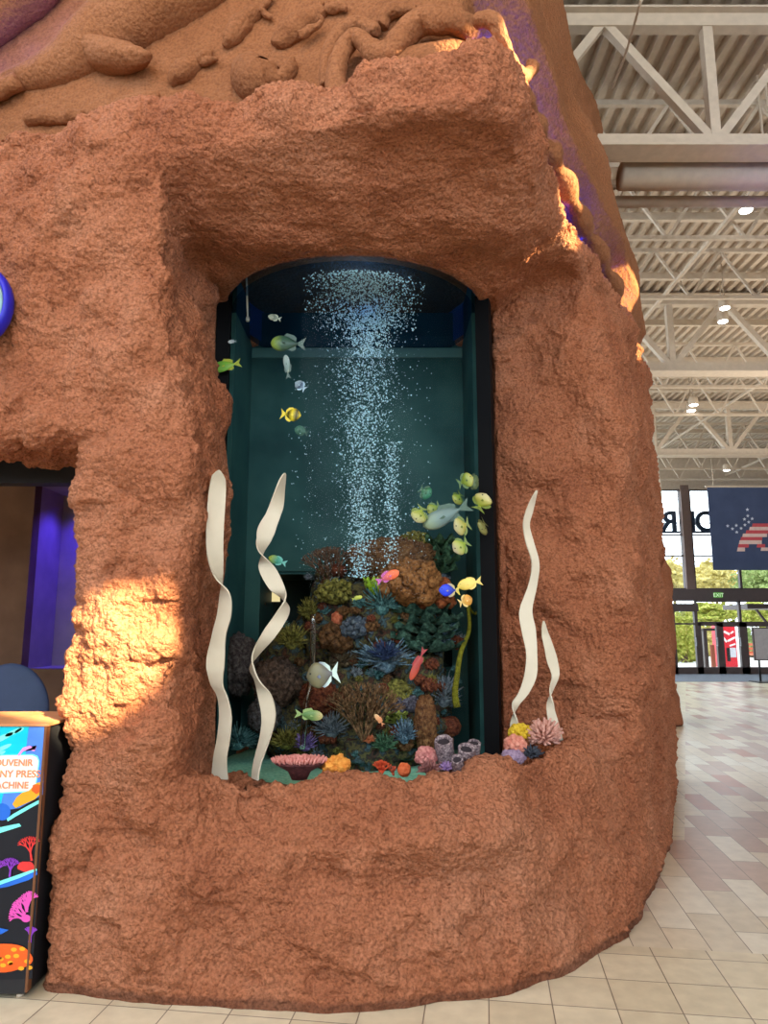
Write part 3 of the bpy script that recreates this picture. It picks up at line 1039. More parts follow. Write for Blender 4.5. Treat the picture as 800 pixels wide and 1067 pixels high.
coral('twig_coral', 378, 742, 24, 30, 'branch', [(0.05, 0.025, 0.012, 1), (0.17, 0.085, 0.04, 1), (0.36, 0.20, 0.10, 1)], 'bare brown twiggy coral low in the reef, behind the orange sponge', 12, n=14, r=.006, lev=3, back=.07)
coral('column_coral', 443, 757, 11, 30, 'dome', [(0.05, 0.018, 0.008, 1), (0.17, 0.065, 0.025, 1), (0.30, 0.15, 0.06, 1)], 'upright rust-brown spongy column coral behind the grey tubes', 13, knob=.35, ksc=9, back=.05)
coral('mound_coral', 468, 757, 12, 10, 'dome', RB, 'reddish-brown round coral behind the tallest grey tube', 14, knob=.3, ksc=8, back=.05)
coral('leaf_coral', 413, 748, 10, 7, 'plate', [(0.10, 0.14, 0.02, 1), (0.34, 0.40, 0.08, 1), (0.55, 0.55, 0.16, 1)], 'small yellow-green leafy coral low in the middle', 15, layers=3, back=.06)
coral('bush_coral', 421, 768, 15, 17, 'finger', BL, 'light blue finger coral low in the middle, above the orange ball', 16, n=70, r=.005, back=.05)
coral('mound_coral', 412, 722, 16, 13, 'dome', OL, 'olive-yellow lump coral under the red fish', 17, knob=.3, ksc=5, back=.04)
coral('bush_coral', 462, 728, 18, 22, 'finger', GB, 'grey-blue finger coral beside the yellow seaweed strand', 18, n=80, r=.0055, back=.03)
coral('bulb_coral', 351, 645, 6, 8, 'dome', [(0.30, 0.06, 0.03, 1), (0.55, 0.14, 0.07, 1), (0.65, 0.25, 0.14, 1)], 'orange-red bulb coral standing up from brown coral', 19, knob=.05, ksc=3, back=.07)
coral('cauliflower_coral', 352, 666, 17, 17, 'knob', BR, 'brown lobed coral under the orange-red bulb', 20, n=20, kr=.4, back=.03)
coral('cauliflower_coral', 350, 618, 22, 14, 'knob', OL, 'olive lobed coral at the foot of the bubbles', 21, n=26, kr=.36, back=.03)
coral('twig_coral', 345, 592, 26, 22, 'branch', [(0.03, 0.012, 0.008, 1), (0.12, 0.055, 0.03, 1), (0.25, 0.15, 0.09, 1)], 'dark brown twiggy coral left of the bubbles', 22, n=12, r=.005, lev=3, back=.03)
coral('bush_coral', 303, 670, 18, 17, 'finger', OL, 'olive-gold bushy coral beside the twisted ribbon', 23, n=90, r=.0045, Y=4.45)
coral('mound_coral', 288, 712, 24, 26, 'dome', [(0.02, 0.012, 0.010, 1), (0.08, 0.045, 0.03, 1), (0.15, 0.09, 0.07, 1)], 'dull brown mound coral seen between the two left ribbons', 24, knob=.3, ksc=5, Y=4.62)
coral('mound_coral', 250, 692, 18, 30, 'dome', [(0.02, 0.014, 0.014, 1), (0.07, 0.05, 0.05, 1), (0.13, 0.11, 0.10, 1)], 'dark grey-brown mound coral close to the left pillar', 25, knob=.3, ksc=5, Y=4.75)
coral('bush_coral', 247, 775, 22, 16, 'finger', TE, 'dim teal bushy coral at the left foot of the tank', 26, n=80, r=.005, Y=4.5)
coral('bush_coral', 298, 775, 18, 14, 'finger', OL, 'olive bushy coral low behind the pink plate coral', 27, n=90, r=.005, Y=4.35)
coral('fan_coral', 318, 778, 12, 13, 'finger', [(0.05, 0.03, 0.12, 1), (0.16, 0.09, 0.30, 1), (0.34, 0.24, 0.52, 1)], 'violet finger coral behind the pink plate coral', 28, n=40, r=.005, Y=4.28)
coral('bush_coral', 345, 762, 18, 17, 'finger', GB, 'grey-blue bushy coral above the orange sponge', 29, n=90, r=.0045, back=.05)
coral('tube_anemone', 384, 772, 7, 6, 'finger', [(0.25, 0.05, 0.02, 1), (0.55, 0.15, 0.06, 1), (0.68, 0.28, 0.14, 1)], 'small orange anemone right of the twiggy coral', 30, n=40, r=.004, back=.10, cat='anemone')
coral('mound_coral', 333, 728, 20, 20, 'dome', RB, 'dark red-brown mound coral below the grey disc-shaped fish', 31, knob=.3, ksc=6, back=.02)
coral('cauliflower_coral', 425, 735, 26, 10, 'knob', [(0.03, 0.025, 0.04, 1), (0.10, 0.09, 0.13, 1), (0.22, 0.22, 0.27, 1)], 'purplish grey lobed coral across the lower middle of the reef', 32, n=24, kr=.35, back=.03)
coral('bush_coral', 322, 640, 12, 16, 'finger', OL, 'mossy olive coral at the upper left flank of the reef', 33, n=60, r=.005, back=.05)
coral('cauliflower_coral', 372, 655, 18, 12, 'knob', [(0.02, 0.025, 0.04, 1), (0.07, 0.09, 0.13, 1), (0.18, 0.20, 0.22, 1)], 'slate-grey lobed coral right of the orange-red bulb', 34, n=20, kr=.36, back=.04)
coral('bush_coral', 360, 690, 18, 14, 'finger', [(0.03, 0.02, 0.012, 1), (0.11, 0.07, 0.04, 1), (0.22, 0.16, 0.09, 1)], 'tawny bushy coral behind the grey disc-shaped fish', 35, n=80, r=.005, back=.02)
coral('mound_coral', 275, 745, 16, 18, 'dome', [(0.02, 0.018, 0.02, 1), (0.07, 0.06, 0.06, 1), (0.12, 0.12, 0.13, 1)], 'charcoal mound coral behind the foot of the twisted ribbon', 36, knob=.32, ksc=6, Y=4.5)
coral('bush_coral', 400, 778, 14, 12, 'finger', GR, 'deep green finger coral behind the small red twigs', 37, n=60, r=.005, back=.05)

# small tufts filling the crevices, indistinguishable from one another
TUFT = []
for i, (kd, cc) in enumerate((('finger', OL), ('finger', GB), ('knob', BR), ('finger', TE), ('knob', RB))):
    if kd == 'finger': m = fingers(np.zeros(3), np.array([.055, .045, .045]), 70 + i, 60, .0035)
    else: m = knobby(np.zeros(3), np.array([.055, .045, .045]), 70 + i, 26, .36)
    TUFT.append((m, coral_mat('tuft_%d' % i, cc)))
tr_ = random.Random(21)
TP = {}
for j in range(120):
    i = j % 5
    u, v = tr_.uniform(295, 482), tr_.uniform(590, 795)
    if u < 320 and v < 640: u += 40
    p = reef_point(u, v, .015)
    if i not in TP:
        o = TUFT[i][0].obj('coral_tuft', TUFT[i][1], None, True)
        TP[i] = o
    else:
        o = TP[i].copy(); COL.objects.link(o)
    o.location = p
    o.rotation_euler = (tr_.uniform(.2, .9), 0, tr_.uniform(-3, 3))
    q = tr_.uniform(.45, 1.05); o.scale = (q, q, q)
    tag(o, 'small dull coral tuft wedged in a crevice of the reef mound', 'coral', 'small coral tufts in the reef')

# yellow seaweed strand
m = MB()
P = smooth_path([at(487, 628, 4.55), at(489, 655, 4.5), at(480, 680, 4.42), at(476, 705, 4.4), at(474, 722, 4.4), at(476, 737, 4.4)], 6)
m.tube(P, [0.010 + 0.012 * i / (len(P) - 1) for i in range(len(P))], 8, flat=.5)
m.tube(smooth_path([P[0], at(494, 640, 4.6), at(500, 632, 4.65)], 4), 0.008, 6)
tag(m.obj('seaweed_strand', coral_mat('strand_skin', [lin(80, 76, 14), lin(130, 124, 28)]), None, True), 'long yellow-green strand hanging at the right flank of the reef', 'seaweed')

# ------------------------------------------------------------------ PLANTER IN FRONT OF THE GLASS
def planted(name, o_mb, mat, label, cat='coral', group=None):
    return tag(o_mb.obj(name, mat, None, True), label, cat, group)
c = at(312, 797, 3.72)
s = mpp(c)
pk = empty('plate_coral', c - np.array([0, 0, .05]), 'pink plate coral fringed with short fingers, behind the rock rim at left', 'coral')
m = MB()
rr = random.Random(4)
for i in range(170):
    t = math.sqrt((i + .5) / 170); a = i * 2.399
    d = np.array([math.cos(a) * t * 27 * s, math.sin(a) * t * 17 * s, 6 * s - 3 * s * t])
    o_ = np.array([math.cos(a) * t * .012, math.sin(a) * t * .012, .020])
    m.tube([c + d * .92 - o_ * .3, c + d + o_ * .4, c + d + o_ * rr.uniform(.8, 1.2)], [.006, .0065, .004], 6)
m.obj('fingers', coral_mat('pink_tips', [lin(214, 128, 122), lin(238, 168, 158)], bump=.2), pk, True)
m = MB()
m.lathe((c[0], c[1], c[2]), [(8 * s, -.07), (12 * s, -.03), (24 * s, 0.0), (26 * s, .012), (20 * s, .02), (0.005, .022)], 28)
V = np.array(m.V); V[:, 1] = (V[:, 1] - c[1]) * .66 + c[1]; m.V = [tuple(v) for v in V]
tag(m.obj('base', coral_mat('plum_base', [lin(70, 38, 42), lin(110, 62, 62)]), pk, True), 'plum-brown underside')

c = at(350, 799, 3.72); s = mpp(c)
m = MB()
for dx, dz, r, sd in ((-6, -1, 8, 1), (5, -1, 8, 2), (0, 4, 8, 3), (9, 3, 6, 4), (-8, 3, 6, 5), (3, 7, 6, 6)):
    V, Fc = blob(c + np.array([dx * s, 0.004 * sd, dz * s]), (r * s, r * s, r * s * .8), sd, .25, 2.5, 3, .3, 4)
    m.add(V, Fc)
planted('sponge', m, coral_mat('orange_sponge', [lin(225, 130, 50), lin(248, 178, 85)], scale=30), 'chunky bright orange sponge right beside the pink plate coral', 'sponge')
m = branches(at(397, 808, 3.75), .085, 5, 6, .006, 2, .7)
planted('twig_coral', m, coral_mat('red_twig', [lin(190, 60, 35), lin(225, 100, 60)]), 'small red-orange twig coral on the rim, left of the orange ball')
m = branches(at(410, 808, 3.76), .055, 9, 4, .005, 2, .8)
planted('twig_coral', m, coral_mat('red_twig2', [lin(170, 70, 50), lin(215, 110, 75)]), 'tiny reddish twig coral touching the orange ball')
m = MB()
V, Fc = blob(at(421, 802, 3.76), np.array([7, 7, 7]) * mpp(at(421, 802, 3.76)), 3, .08, 2, 4, .2, 7)
m.add(V, Fc)
planted('ball_coral', m, coral_mat('orange_ball', [lin(205, 85, 45), lin(235, 130, 80)]), 'small round orange ball coral on the rim')

def sponge_tube(m, base, top, r0, r1, n=18, mi=0):
    """tube with a thick rounded lip and a dark disc for the shade inside"""
    b, t = np.asarray(base), np.asarray(top)
    P, R = [], []
    for k in range(9):
        q = k / 8
        P.append(b + (t - b) * q); R.append(r0 + (r1 - r0) * math.sin(q * PI * .5) + .08 * r1 * math.sin(q * PI))
    d = (t - b) / np.linalg.norm(t - b)
    P += [t + d * r1 * .12, t + d * r1 * .10, t - d * r1 * .25, t - d * r1 * 1.2]
    R += [r1 * .96, r1 * .78, r1 * .68, r1 * .5]
    a = np.cross(d, (0, 1, 0)); a /= np.linalg.norm(a); b_ = np.cross(a, d)
    V = [p + (a * math.cos(2 * PI * k / n) + b_ * math.sin(2 * PI * k / n)) * r for p, r in zip(P, R) for k in range(n)]
    Fc = [(i * n + k, i * n + (k + 1) % n, (i + 1) * n + (k + 1) % n, (i + 1) * n + k) for i in range(len(P) - 1) for k in range(n)]
    m.add(V, Fc, mi)
    q = t - d * r1 * .22
    m.add([q + (a * math.cos(k * PI / 9) + b_ * math.sin(k * PI / 9)) * r1 * .68 for k in range(18)], [tuple(range(18))], 1)
ts = empty('tube_sponge', at(470, 808, 3.80), 'cluster of purple-grey speckled tube sponges on the rock rim', 'sponge')
M_TUBE = noisy('tube_skin', [lin(70, 58, 66), lin(128, 112, 118), lin(176, 160, 160)], scale=90, rough=.85, bump=.5, bscale=150, detail=2)
M_TUBE_SHADE = plain('tube_shade', (0.03, 0.022, 0.028, 1), rough=.9)  # dark disc in each tube mouth, painting the shade inside
def tb(u0, v0, Y0, u1, v1, Y1, r0, r1, seed):
    m = MB(); b, t = at(u0, v0, Y0), at(u1, v1, Y1); s = mpp(b)
    sponge_tube(m, b, t, r0 * s, r1 * s)
    m.V = [tuple(v) for v in lumpy(m.V, .003, 60)]
    m.obj('tube', [M_TUBE, M_TUBE_SHADE], ts, True)
tb(466, 805, 3.86, 462, 772, 3.77, 8, 9.5, 1)
tb(484, 805, 3.82, 486, 780, 3.73, 7, 8.5, 2)
tb(479, 808, 3.74, 476, 791, 3.65, 6, 6, 3)
tb(492, 800, 3.88, 494, 774, 3.82, 6, 6.5, 4)
c = at(444, 788, 3.80)
m = knobby(c, np.array([11, 9, 9]) * mpp(c), 11, 40, .34)
planted('cauliflower_coral', m, coral_mat('pink_cauli', [lin(176, 100, 100), lin(224, 158, 150)]), 'dusty pink lobed coral left of the grey tube sponges')
c = at(447, 803, 3.67)
m = fingers(c, np.array([12, 9, 9]) * mpp(c), 12, 90, .0035, up=.8)
planted('spiny_coral', m, coral_mat('maroon_spines', [lin(110, 62, 66), lin(170, 118, 112)]), 'maroon spiny cushion coral in front of the grey tubes')
c = at(466, 801, 3.72)
m = fingers(c, np.array([8, 6, 6]) * mpp(c), 13, 50, .004, up=.8)
planted('bush_coral', m, coral_mat('lilac', [lin(130, 95, 160), lin(195, 165, 215)]), 'small lilac bushy coral at the foot of the grey tubes')
c = at(494, 797, 3.78)
m = fingers(c, np.array([8, 6, 8]) * mpp(c), 14, 40, .004, up=.8)
planted('bush_coral', m, coral_mat('tan_coral', [lin(140, 90, 60), lin(205, 150, 105)]), 'tan bushy coral at the right of the grey tubes')
c = at(503, 800, 3.86)
m = fingers(c, np.array([8, 6, 5]) * mpp(c), 15, 40, .004, up=.8)
planted('bush_coral', m, coral_mat('ink_coral', [lin(16, 18, 40), lin(40, 50, 80)]), 'low inky blue coral at the right end of the planter')
# right corner
c = at(542, 764, 4.25)
m = knobby(c, np.array([12, 10, 9]) * mpp(c), 21, 36, .34)
planted('cauliflower_coral', m, coral_mat('yellow_cauli', [lin(205, 165, 30), lin(240, 208, 70)]), 'yellow lobed coral in the right corner of the planter')
c = at(537, 776, 4.15)
m = knobby(c, np.array([11, 9, 9]) * mpp(c), 22, 36, .34)
planted('cauliflower_coral', m, coral_mat('salmon_cauli', [lin(214, 125, 105), lin(240, 170, 150)]), 'salmon lobed coral just under the yellow one')
c = at(567, 770, 4.22)
m = fingers(c, np.array([19, 16, 17]) * mpp(c), 23, 120, .008, top=1.6, bend=.15, up=.9)
planted('finger_coral', m, coral_mat('rose_fingers', [lin(200, 140, 125), lin(232, 180, 165)]), 'dome of stubby rose-pink fingers in the right corner of the planter')
c = at(535, 789, 4.12)
m = dome(c, np.array([12, 10, 9]) * mpp(c), 24)
planted('mound_coral', m, coral_mat('lilac_base', [lin(130, 105, 135), lin(190, 165, 190)]), 'greyish lilac mound under the salmon coral')
c = at(554, 787, 4.12)
m = fingers(c, np.array([11, 9, 8]) * mpp(c), 25, 60, .005, up=.8)
planted('bush_coral', m, coral_mat('slate_coral', [lin(40, 45, 58), lin(92, 98, 110)]), 'slate-grey bushy coral between lilac mound and rose fingers')

# ------------------------------------------------------------------ RIBBONS
def ribbon(name, label, rows, W, Y, group='white seaweed ribbons', stub=0.0, flip=1):
    """rows: (u_left, u_right, v, swap) - swap turns the band over at a crossing"""
    cs, th = [], []
    sgn, prev = 1, None
    for u0, u1, v, sw in rows:
        if sw: sgn = -sgn
        y = Y(v) if callable(Y) else Y
        c = at((u0 + u1) / 2, v, y)
        half = (u1 - u0) / 2 * mpp(c)
        cs.append(c)
        th.append((half, sgn))
    P = smooth_path([np.array([*c, h * s]) for c, (h, s) in zip(cs, th)], 7)
    m = MB(); V = []
    N = len(P)
    for i, p in enumerate(P):
        hx = p[3]
        w = W / 2 * min(1.0, (i + 0.4) / 6) if True else W / 2
        w = max(abs(hx), w)
        dy = math.sqrt(max(0, w * w - hx * hx)) * flip
        hv = np.array([hx, dy, 0]); c = p[:3]
        nn = np.array([-dy, hx, 0]); nn = nn / (np.linalg.norm(nn) + 1e-9) * 0.004
        V += [c - hv - nn, c + hv - nn, c + hv + nn, c - hv + nn]
    Fc = []
    for i in range(N - 1):
        a, b = i * 4, i * 4 + 4
        for k in range(4):
            Fc.append((a + k, a + (k + 1) % 4, b + (k + 1) % 4, b + k))
    Fc += [(3, 2, 1, 0), ((N - 1) * 4, (N - 1) * 4 + 1, (N - 1) * 4 + 2, (N - 1) * 4 + 3)]
    m.add(V, Fc)
    o = m.obj(name, M_WHITE_RIB, None, True)
    for e in ():
        pass
    md = o.modifiers.new('edge', 'EDGE_SPLIT'); md.split_angle = math.radians(50)
    return tag(o, label, 'ribbon sculpture', group)

ribbon('seaweed_ribbon', 'broad cream twisted ribbon standing against the left rock pillar',
       [(227, 229, 490, 0), (222, 233, 500, 0), (217.5, 234, 520, 0), (215.5, 232, 555, 0), (217.5, 231, 580, 0), (226, 229.5, 602, 0), (228, 240, 618, 1), (225.5, 241.5, 640, 0), (220, 236, 662, 0),
        (215, 234, 690, 0), (218, 233, 712, 0), (225, 238, 726, 0), (227.5, 242, 745, 0), (225.5, 240.5, 768, 0), (221.5, 237, 790, 0), (220, 238, 812, 0)], .085, lambda v: 3.40 + (v - 490) * .0007)
ribbon('seaweed_ribbon', 'slender cream ribbon with several full twists, second from the left pillar',
       [(296, 297.5, 493, 0), (291, 295.5, 505, 0), (280, 294, 530, 0), (269.5, 288.5, 548, 0), (267.5, 284, 560, 0), (271, 273, 575, 0), (269.5, 287, 592, 1), (280, 297, 613, 0), (294.5, 298, 625, 0),
        (290, 300.5, 637, 1), (274, 291, 658, 0), (264.5, 268.5, 682, 0), (259, 266, 696, 1), (264, 271.5, 709, 0), (268, 283, 724, 0), (272, 287.5, 745, 0), (270.5, 283, 766, 0), (263, 272.5, 796, 0), (261, 270, 812, 0)], .08, 3.70)
yr = lambda v: 4.36 - (v - 512) * 0.0003
ribbon('seaweed_ribbon', 'tall wavy cream ribbon standing in front of the right rock face',
       [(558, 560, 511, 0), (552, 558, 522, 0), (547, 555, 534, 0), (544.6, 552, 547, 0), (547, 556, 564, 0), (553.5, 562, 587, 0), (550, 559.5, 610, 0), (541, 554.5, 636, 0), (543, 558, 656, 0), (548, 559.5, 681, 0),
        (546, 559, 704, 0), (540, 551, 722, 0), (533, 541, 735, 0), (532, 540, 756, 1), (533, 542, 780, 0)], .055, yr)
ribbon('seaweed_ribbon', 'short cream ribbon, lowest of the pair on the right rock face',
       [(565.5, 567, 647, 0), (564, 571.5, 660, 0), (567, 577, 675, 0), (569.6, 581, 689, 0), (574.5, 582.6, 704, 0), (572, 576.5, 720, 0), (569.8, 577, 737, 1), (572, 582.6, 756, 0), (578, 586, 770, 0), (583, 590, 786, 0)], .048, 4.30)
ribbon('seaweed_ribbon', 'distant pale ribbon at the far right edge of the near rock',
       [(679.5, 681, 455, 0), (680.5, 684.5, 468, 0), (682, 686.5, 482, 0), (683, 688, 498, 0), (684.5, 690, 515, 0), (684, 689, 540, 0), (680, 684, 570, 0)], .07, 7.2)
# ------------------------------------------------------------------ FISH
def fish_mat(name, cols, axis=0, spots=None):
    """cols: colour stops from nose (0) to tail (1)"""
    k = NT(name)
    p = k.n('ShaderNodeBsdfPrincipled')
    p.inputs['Roughness'].default_value = 0.4
    p.inputs['Specular IOR Level'].default_value = 0.5
    tc = k.n('ShaderNodeTexCoord')
    sx = k.n('ShaderNodeSeparateXYZ')
    k.l(tc.outputs['Generated'], sx.inputs[0])
    nz = k.n('ShaderNodeTexNoise'); nz.inputs['Scale'].default_value = 9
    k.l(tc.outputs['Generated'], nz.inputs['Vector'])
    ma = k.n('ShaderNodeMath', operation='MULTIPLY_ADD'); ma.inputs[1].default_value = 0.12
    k.l(nz.outputs['Fac'], ma.inputs[0])
    inv = k.n('ShaderNodeMath', operation='SUBTRACT'); inv.inputs[0].default_value = 0.94
    k.l(sx.outputs[axis], inv.inputs[1])
    k.l(inv.outputs[0], ma.inputs[2])
    k.l(k.ramp(ma.outputs[0], cols), p.inputs['Base Color'])
    k.l(p.outputs[0], k.out.inputs[0])
    return k.m
M_EYE = plain('fish_eye', (0.01, 0.01, 0.012, 1), rough=0.2, spec=0.6)

def fish_mesh(L, H, W, kind='oval', tailh=0.5, finh=0.2):
    """nose at +x, tail at -x; one continuous body with fins"""
    m = MB()
    n, N = 14, 22
    prof = []
    for i in range(N + 1):
        t = i / N
        if kind == 'disc': h = math.sin(PI * min(1, t * 1.02) ** .82) ** .92
        elif kind == 'long': h = math.sin(PI * t ** .7) ** .8
        else: h = math.sin(PI * t ** .8) ** .85
        h = max(h, .05 if t < .05 else .16 * (t > .6))
        prof.append((0.5 - t * .80, h))
    P, R = [], []
    V, Fc = [], []
    for i, (x, h) in enumerate(prof):
        for k in range(n):
            a = 2 * PI * k / n
            V.append((x * L, math.cos(a) * W / 2 * h ** .8, math.sin(a) * H / 2 * h))
    for i in range(N):
        for k in range(n):
            j = (k + 1) % n
            Fc.append((i * n + k, (i + 1) * n + k, (i + 1) * n + j, i * n + j))
    Fc.append(tuple(range(n))); Fc.append(tuple(N * n + k for k in range(n - 1, -1, -1)))
    m.add(V, Fc)
    def fin(pts, th=.012, mi=1):
        pts = [np.array((x * L, -th * L / 2, z * H)) for x, z in pts]
        m.prism(pts, (0, th * L, 0), mi)
    fin([(-.27, .07), (-.40, .25 * tailh * 2), (-.52, .42 * tailh * 2), (-.44, 0), (-.52, -.42 * tailh * 2), (-.40, -.25 * tailh * 2), (-.27, -.07)])
    if kind == 'long':
        fin([(.18, .36), (.05, .46 + finh), (-.15, .34 + finh), (-.24, .18 + finh), (-.22, .06), (0, .38)])
        fin([(.0, -.40), (-.14, -.30 - finh), (-.24, -.16 - finh), (-.22, -.06), (-.05, -.36)])
    else:
        fin([(.24, .24), (.16, .42), (.04, .46 + finh * .5), (-.12, .40 + finh * .6), (-.25, .24 + finh * .5), (-.27, .05), (-.05, .30)])
        fin([(.10, -.42), (-.02, -.46 - finh * .5), (-.14, -.38 - finh * .6), (-.25, -.24 - finh * .5), (-.27, -.05), (-.05, -.30)])
    for s in (-1, 1):
        b = [(.17 * L, s * W * .44, -.04 * H), (.07 * L, s * W * .62, .03 * H), (.04 * L, s * W * .70, -.08 * H), (.10 * L, s * W * .58, -.13 * H)]
        m.prism(b, (0, s * .01 * L, 0), 1)
    return m

def fish(name, u, v, Y, lpx, hpx, head, cols, label, kind='oval', turn=0.0, fincol=None, group=None, wid=0.28, finh=.2, cat='fish', tailh=.5):
    """head: direction of the nose in degrees as seen (0 right, 90 up, 180 left); turn: swing out of the picture plane"""
    c = at(u, v, Y)
    s = mpp(c)
    if group: lpx, hpx = lpx * .80, hpx * .96
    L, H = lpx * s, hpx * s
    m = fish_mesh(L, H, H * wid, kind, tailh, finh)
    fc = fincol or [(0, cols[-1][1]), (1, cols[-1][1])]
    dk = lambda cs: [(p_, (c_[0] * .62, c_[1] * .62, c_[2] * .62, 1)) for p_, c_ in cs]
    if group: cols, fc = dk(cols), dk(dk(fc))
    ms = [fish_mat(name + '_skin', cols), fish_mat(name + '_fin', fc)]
    me_o = m.obj(name, ms, None, True)
    me_o.modifiers.new('edge', 'EDGE_SPLIT').split_angle = math.radians(60)
    left = math.cos(math.radians(head)) < 0
    a = math.radians(head)
    if left:
        M = Matrix.Rotation(math.radians(turn), 4, 'Z') @ Matrix.Rotation(PI - a, 4, 'Y').inverted() @ Matrix.Identity(4)
        M = Matrix.Rotation(math.radians(turn), 4, 'Z') @ Matrix.Rotation((PI - a), 4, 'Y') @ Matrix.Rotation(PI, 4, 'Z')
    else:
        M = Matrix.Rotation(math.radians(turn), 4, 'Z') @ Matrix.Rotation(-a, 4, 'Y')
    me_o.matrix_world = Matrix.Translation(Vector(c)) @ M
    tag(me_o, label, cat, group)
    for sy in (-1, 1):
        e = MB()
        V, Fc = ICO[2]
        r = max(.030 * H, .0012) * 1.3
        e.add(V * r + np.array((.36 * L, sy * H * wid * .30, .10 * H)), Fc)
        eo = e.obj('eye', M_EYE, None, True)
        eo.parent = me_o
    return me_o

def st(*a): return [(i / (len(a) - 1), c) for i, c in enumerate(a)]
YG = st(lin(235, 225, 175), lin(222, 215, 120), lin(185, 200, 70), lin(165, 190, 60))
YG2 = st(lin(205, 205, 110), lin(165, 185, 70), lin(120, 160, 70))
SCH = 'yellow-green fish schooling at the right'
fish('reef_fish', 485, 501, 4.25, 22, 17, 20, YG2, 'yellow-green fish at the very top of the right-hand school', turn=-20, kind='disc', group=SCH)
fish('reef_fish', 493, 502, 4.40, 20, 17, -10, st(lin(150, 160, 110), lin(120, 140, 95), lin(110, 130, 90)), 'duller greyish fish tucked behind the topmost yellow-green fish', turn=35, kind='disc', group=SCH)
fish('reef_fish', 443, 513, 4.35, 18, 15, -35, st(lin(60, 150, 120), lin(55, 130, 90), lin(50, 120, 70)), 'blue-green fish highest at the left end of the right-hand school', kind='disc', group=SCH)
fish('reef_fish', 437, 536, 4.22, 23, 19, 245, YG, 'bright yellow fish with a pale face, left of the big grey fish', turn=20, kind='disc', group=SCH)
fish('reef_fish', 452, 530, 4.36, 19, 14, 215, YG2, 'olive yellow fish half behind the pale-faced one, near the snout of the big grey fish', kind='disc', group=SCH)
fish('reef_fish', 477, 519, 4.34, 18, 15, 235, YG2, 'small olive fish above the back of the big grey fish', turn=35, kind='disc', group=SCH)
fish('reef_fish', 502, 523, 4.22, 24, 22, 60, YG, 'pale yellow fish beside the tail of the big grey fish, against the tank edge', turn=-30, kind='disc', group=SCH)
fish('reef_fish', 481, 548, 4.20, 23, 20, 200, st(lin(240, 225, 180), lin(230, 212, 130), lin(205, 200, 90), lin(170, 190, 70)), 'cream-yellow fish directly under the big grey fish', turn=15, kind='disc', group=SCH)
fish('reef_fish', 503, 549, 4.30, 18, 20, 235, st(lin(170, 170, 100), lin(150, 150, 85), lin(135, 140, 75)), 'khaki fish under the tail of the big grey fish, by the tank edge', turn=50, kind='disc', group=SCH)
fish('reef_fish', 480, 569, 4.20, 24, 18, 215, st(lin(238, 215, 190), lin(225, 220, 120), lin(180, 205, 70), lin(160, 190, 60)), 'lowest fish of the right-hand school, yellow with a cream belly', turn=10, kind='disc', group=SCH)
fish('grey_wrasse', 465, 537, 4.28, 54, 19, 205, st(lin(150, 165, 130), lin(120, 140, 140), lin(110, 130, 130), lin(70, 95, 80)), 'large slender grey-blue fish swimming among the yellow-green school', kind='long', wid=.55)
fish('hog_fish', 300, 358, 4.15, 36, 17, 178, st(lin(170, 190, 80), lin(65, 95, 75), lin(45, 70, 60), lin(40, 60, 55)), 'dark green fish with a yellowish snout at the water line', kind='long', fincol=st(lin(60, 85, 75), lin(90, 110, 100)), wid=.5)
fish('silver_fish', 299, 382, 4.2, 26, 7, 98, st(lin(190, 200, 195), lin(130, 150, 145), lin(90, 110, 105)), 'thin silvery fish hanging upright below the dark green fish', kind='long')
fish('parrot_fish', 236, 381, 4.35, 30, 12, 192, st(lin(100, 160, 60), lin(125, 185, 60), lin(185, 195, 60)), 'lime-green fish half hidden by the left pillar near the water line', kind='long')
fish('damselfish', 313, 402, 4.2, 13, 10, 140, st(lin(190, 210, 220), lin(40, 60, 90), lin(170, 195, 215)), 'small blue and white fish above the yellow butterfly fish', kind='disc')
fish('butterflyfish', 303, 432, 4.12, 22, 14, -8, st(lin(225, 200, 40), lin(40, 36, 20), lin(232, 205, 40), lin(50, 44, 20), lin(235, 210, 50), lin(235, 210, 50)), 'yellow fish with black bars, alone on the left of the bubbles', kind='disc', turn=-10)
fish('chromis', 314, 449, 4.4, 15, 10, 160, st(lin(80, 130, 110), lin(50, 100, 85), lin(45, 90, 75)), 'dim green fish just below the yellow barred fish', kind='oval')
fish('surface_fish', 286, 331, 4.2, 14, 7, 165, st(lin(205, 205, 180), lin(120, 130, 115), lin(190, 195, 175)), 'pale little fish right of the thin hanging rod', kind='oval')
fish('silverside', 242, 356, 4.3, 9, 4, 185, st(lin(205, 215, 215), lin(130, 145, 150)), 'tiny white fish above the water line at far left', kind='long')
fish('anthias', 404, 601, 4.02, 26, 10, 25, st(lin(240, 110, 60), lin(235, 100, 60), lin(200, 80, 110), lin(180, 70, 150)), 'orange and pink fish in front of the rust-brown coral', kind='long', fincol=st(lin(170, 70, 150), lin(200, 90, 170)))
fish('blue_tang', 468, 615, 4.15, 22, 13, 180, st(lin(40, 70, 220), lin(30, 60, 235), lin(25, 40, 160), lin(40, 60, 200)), 'vivid blue fish in front of the reef, right side', kind='disc', fincol=st(lin(30, 50, 190), lin(235, 205, 60)))
fish('yellow_tang', 489, 608, 4.20, 26, 12, 193, st(lin(235, 200, 90), lin(240, 212, 110), lin(235, 205, 110)), 'plain pale yellow fish touching the tail of the blue one', kind='oval')
fish('angelfish', 485, 626, 4.20, 15, 12, 20, st(lin(190, 130, 45), lin(225, 165, 70), lin(240, 205, 130)), 'small amber fish under the plain pale yellow one', kind='disc')
fish('red_wrasse', 435, 692, 4.02, 36, 8, 245, st(lin(195, 75, 50), lin(175, 58, 52), lin(165, 55, 60)), 'slim red fish pointing down in the middle of the reef', kind='long')
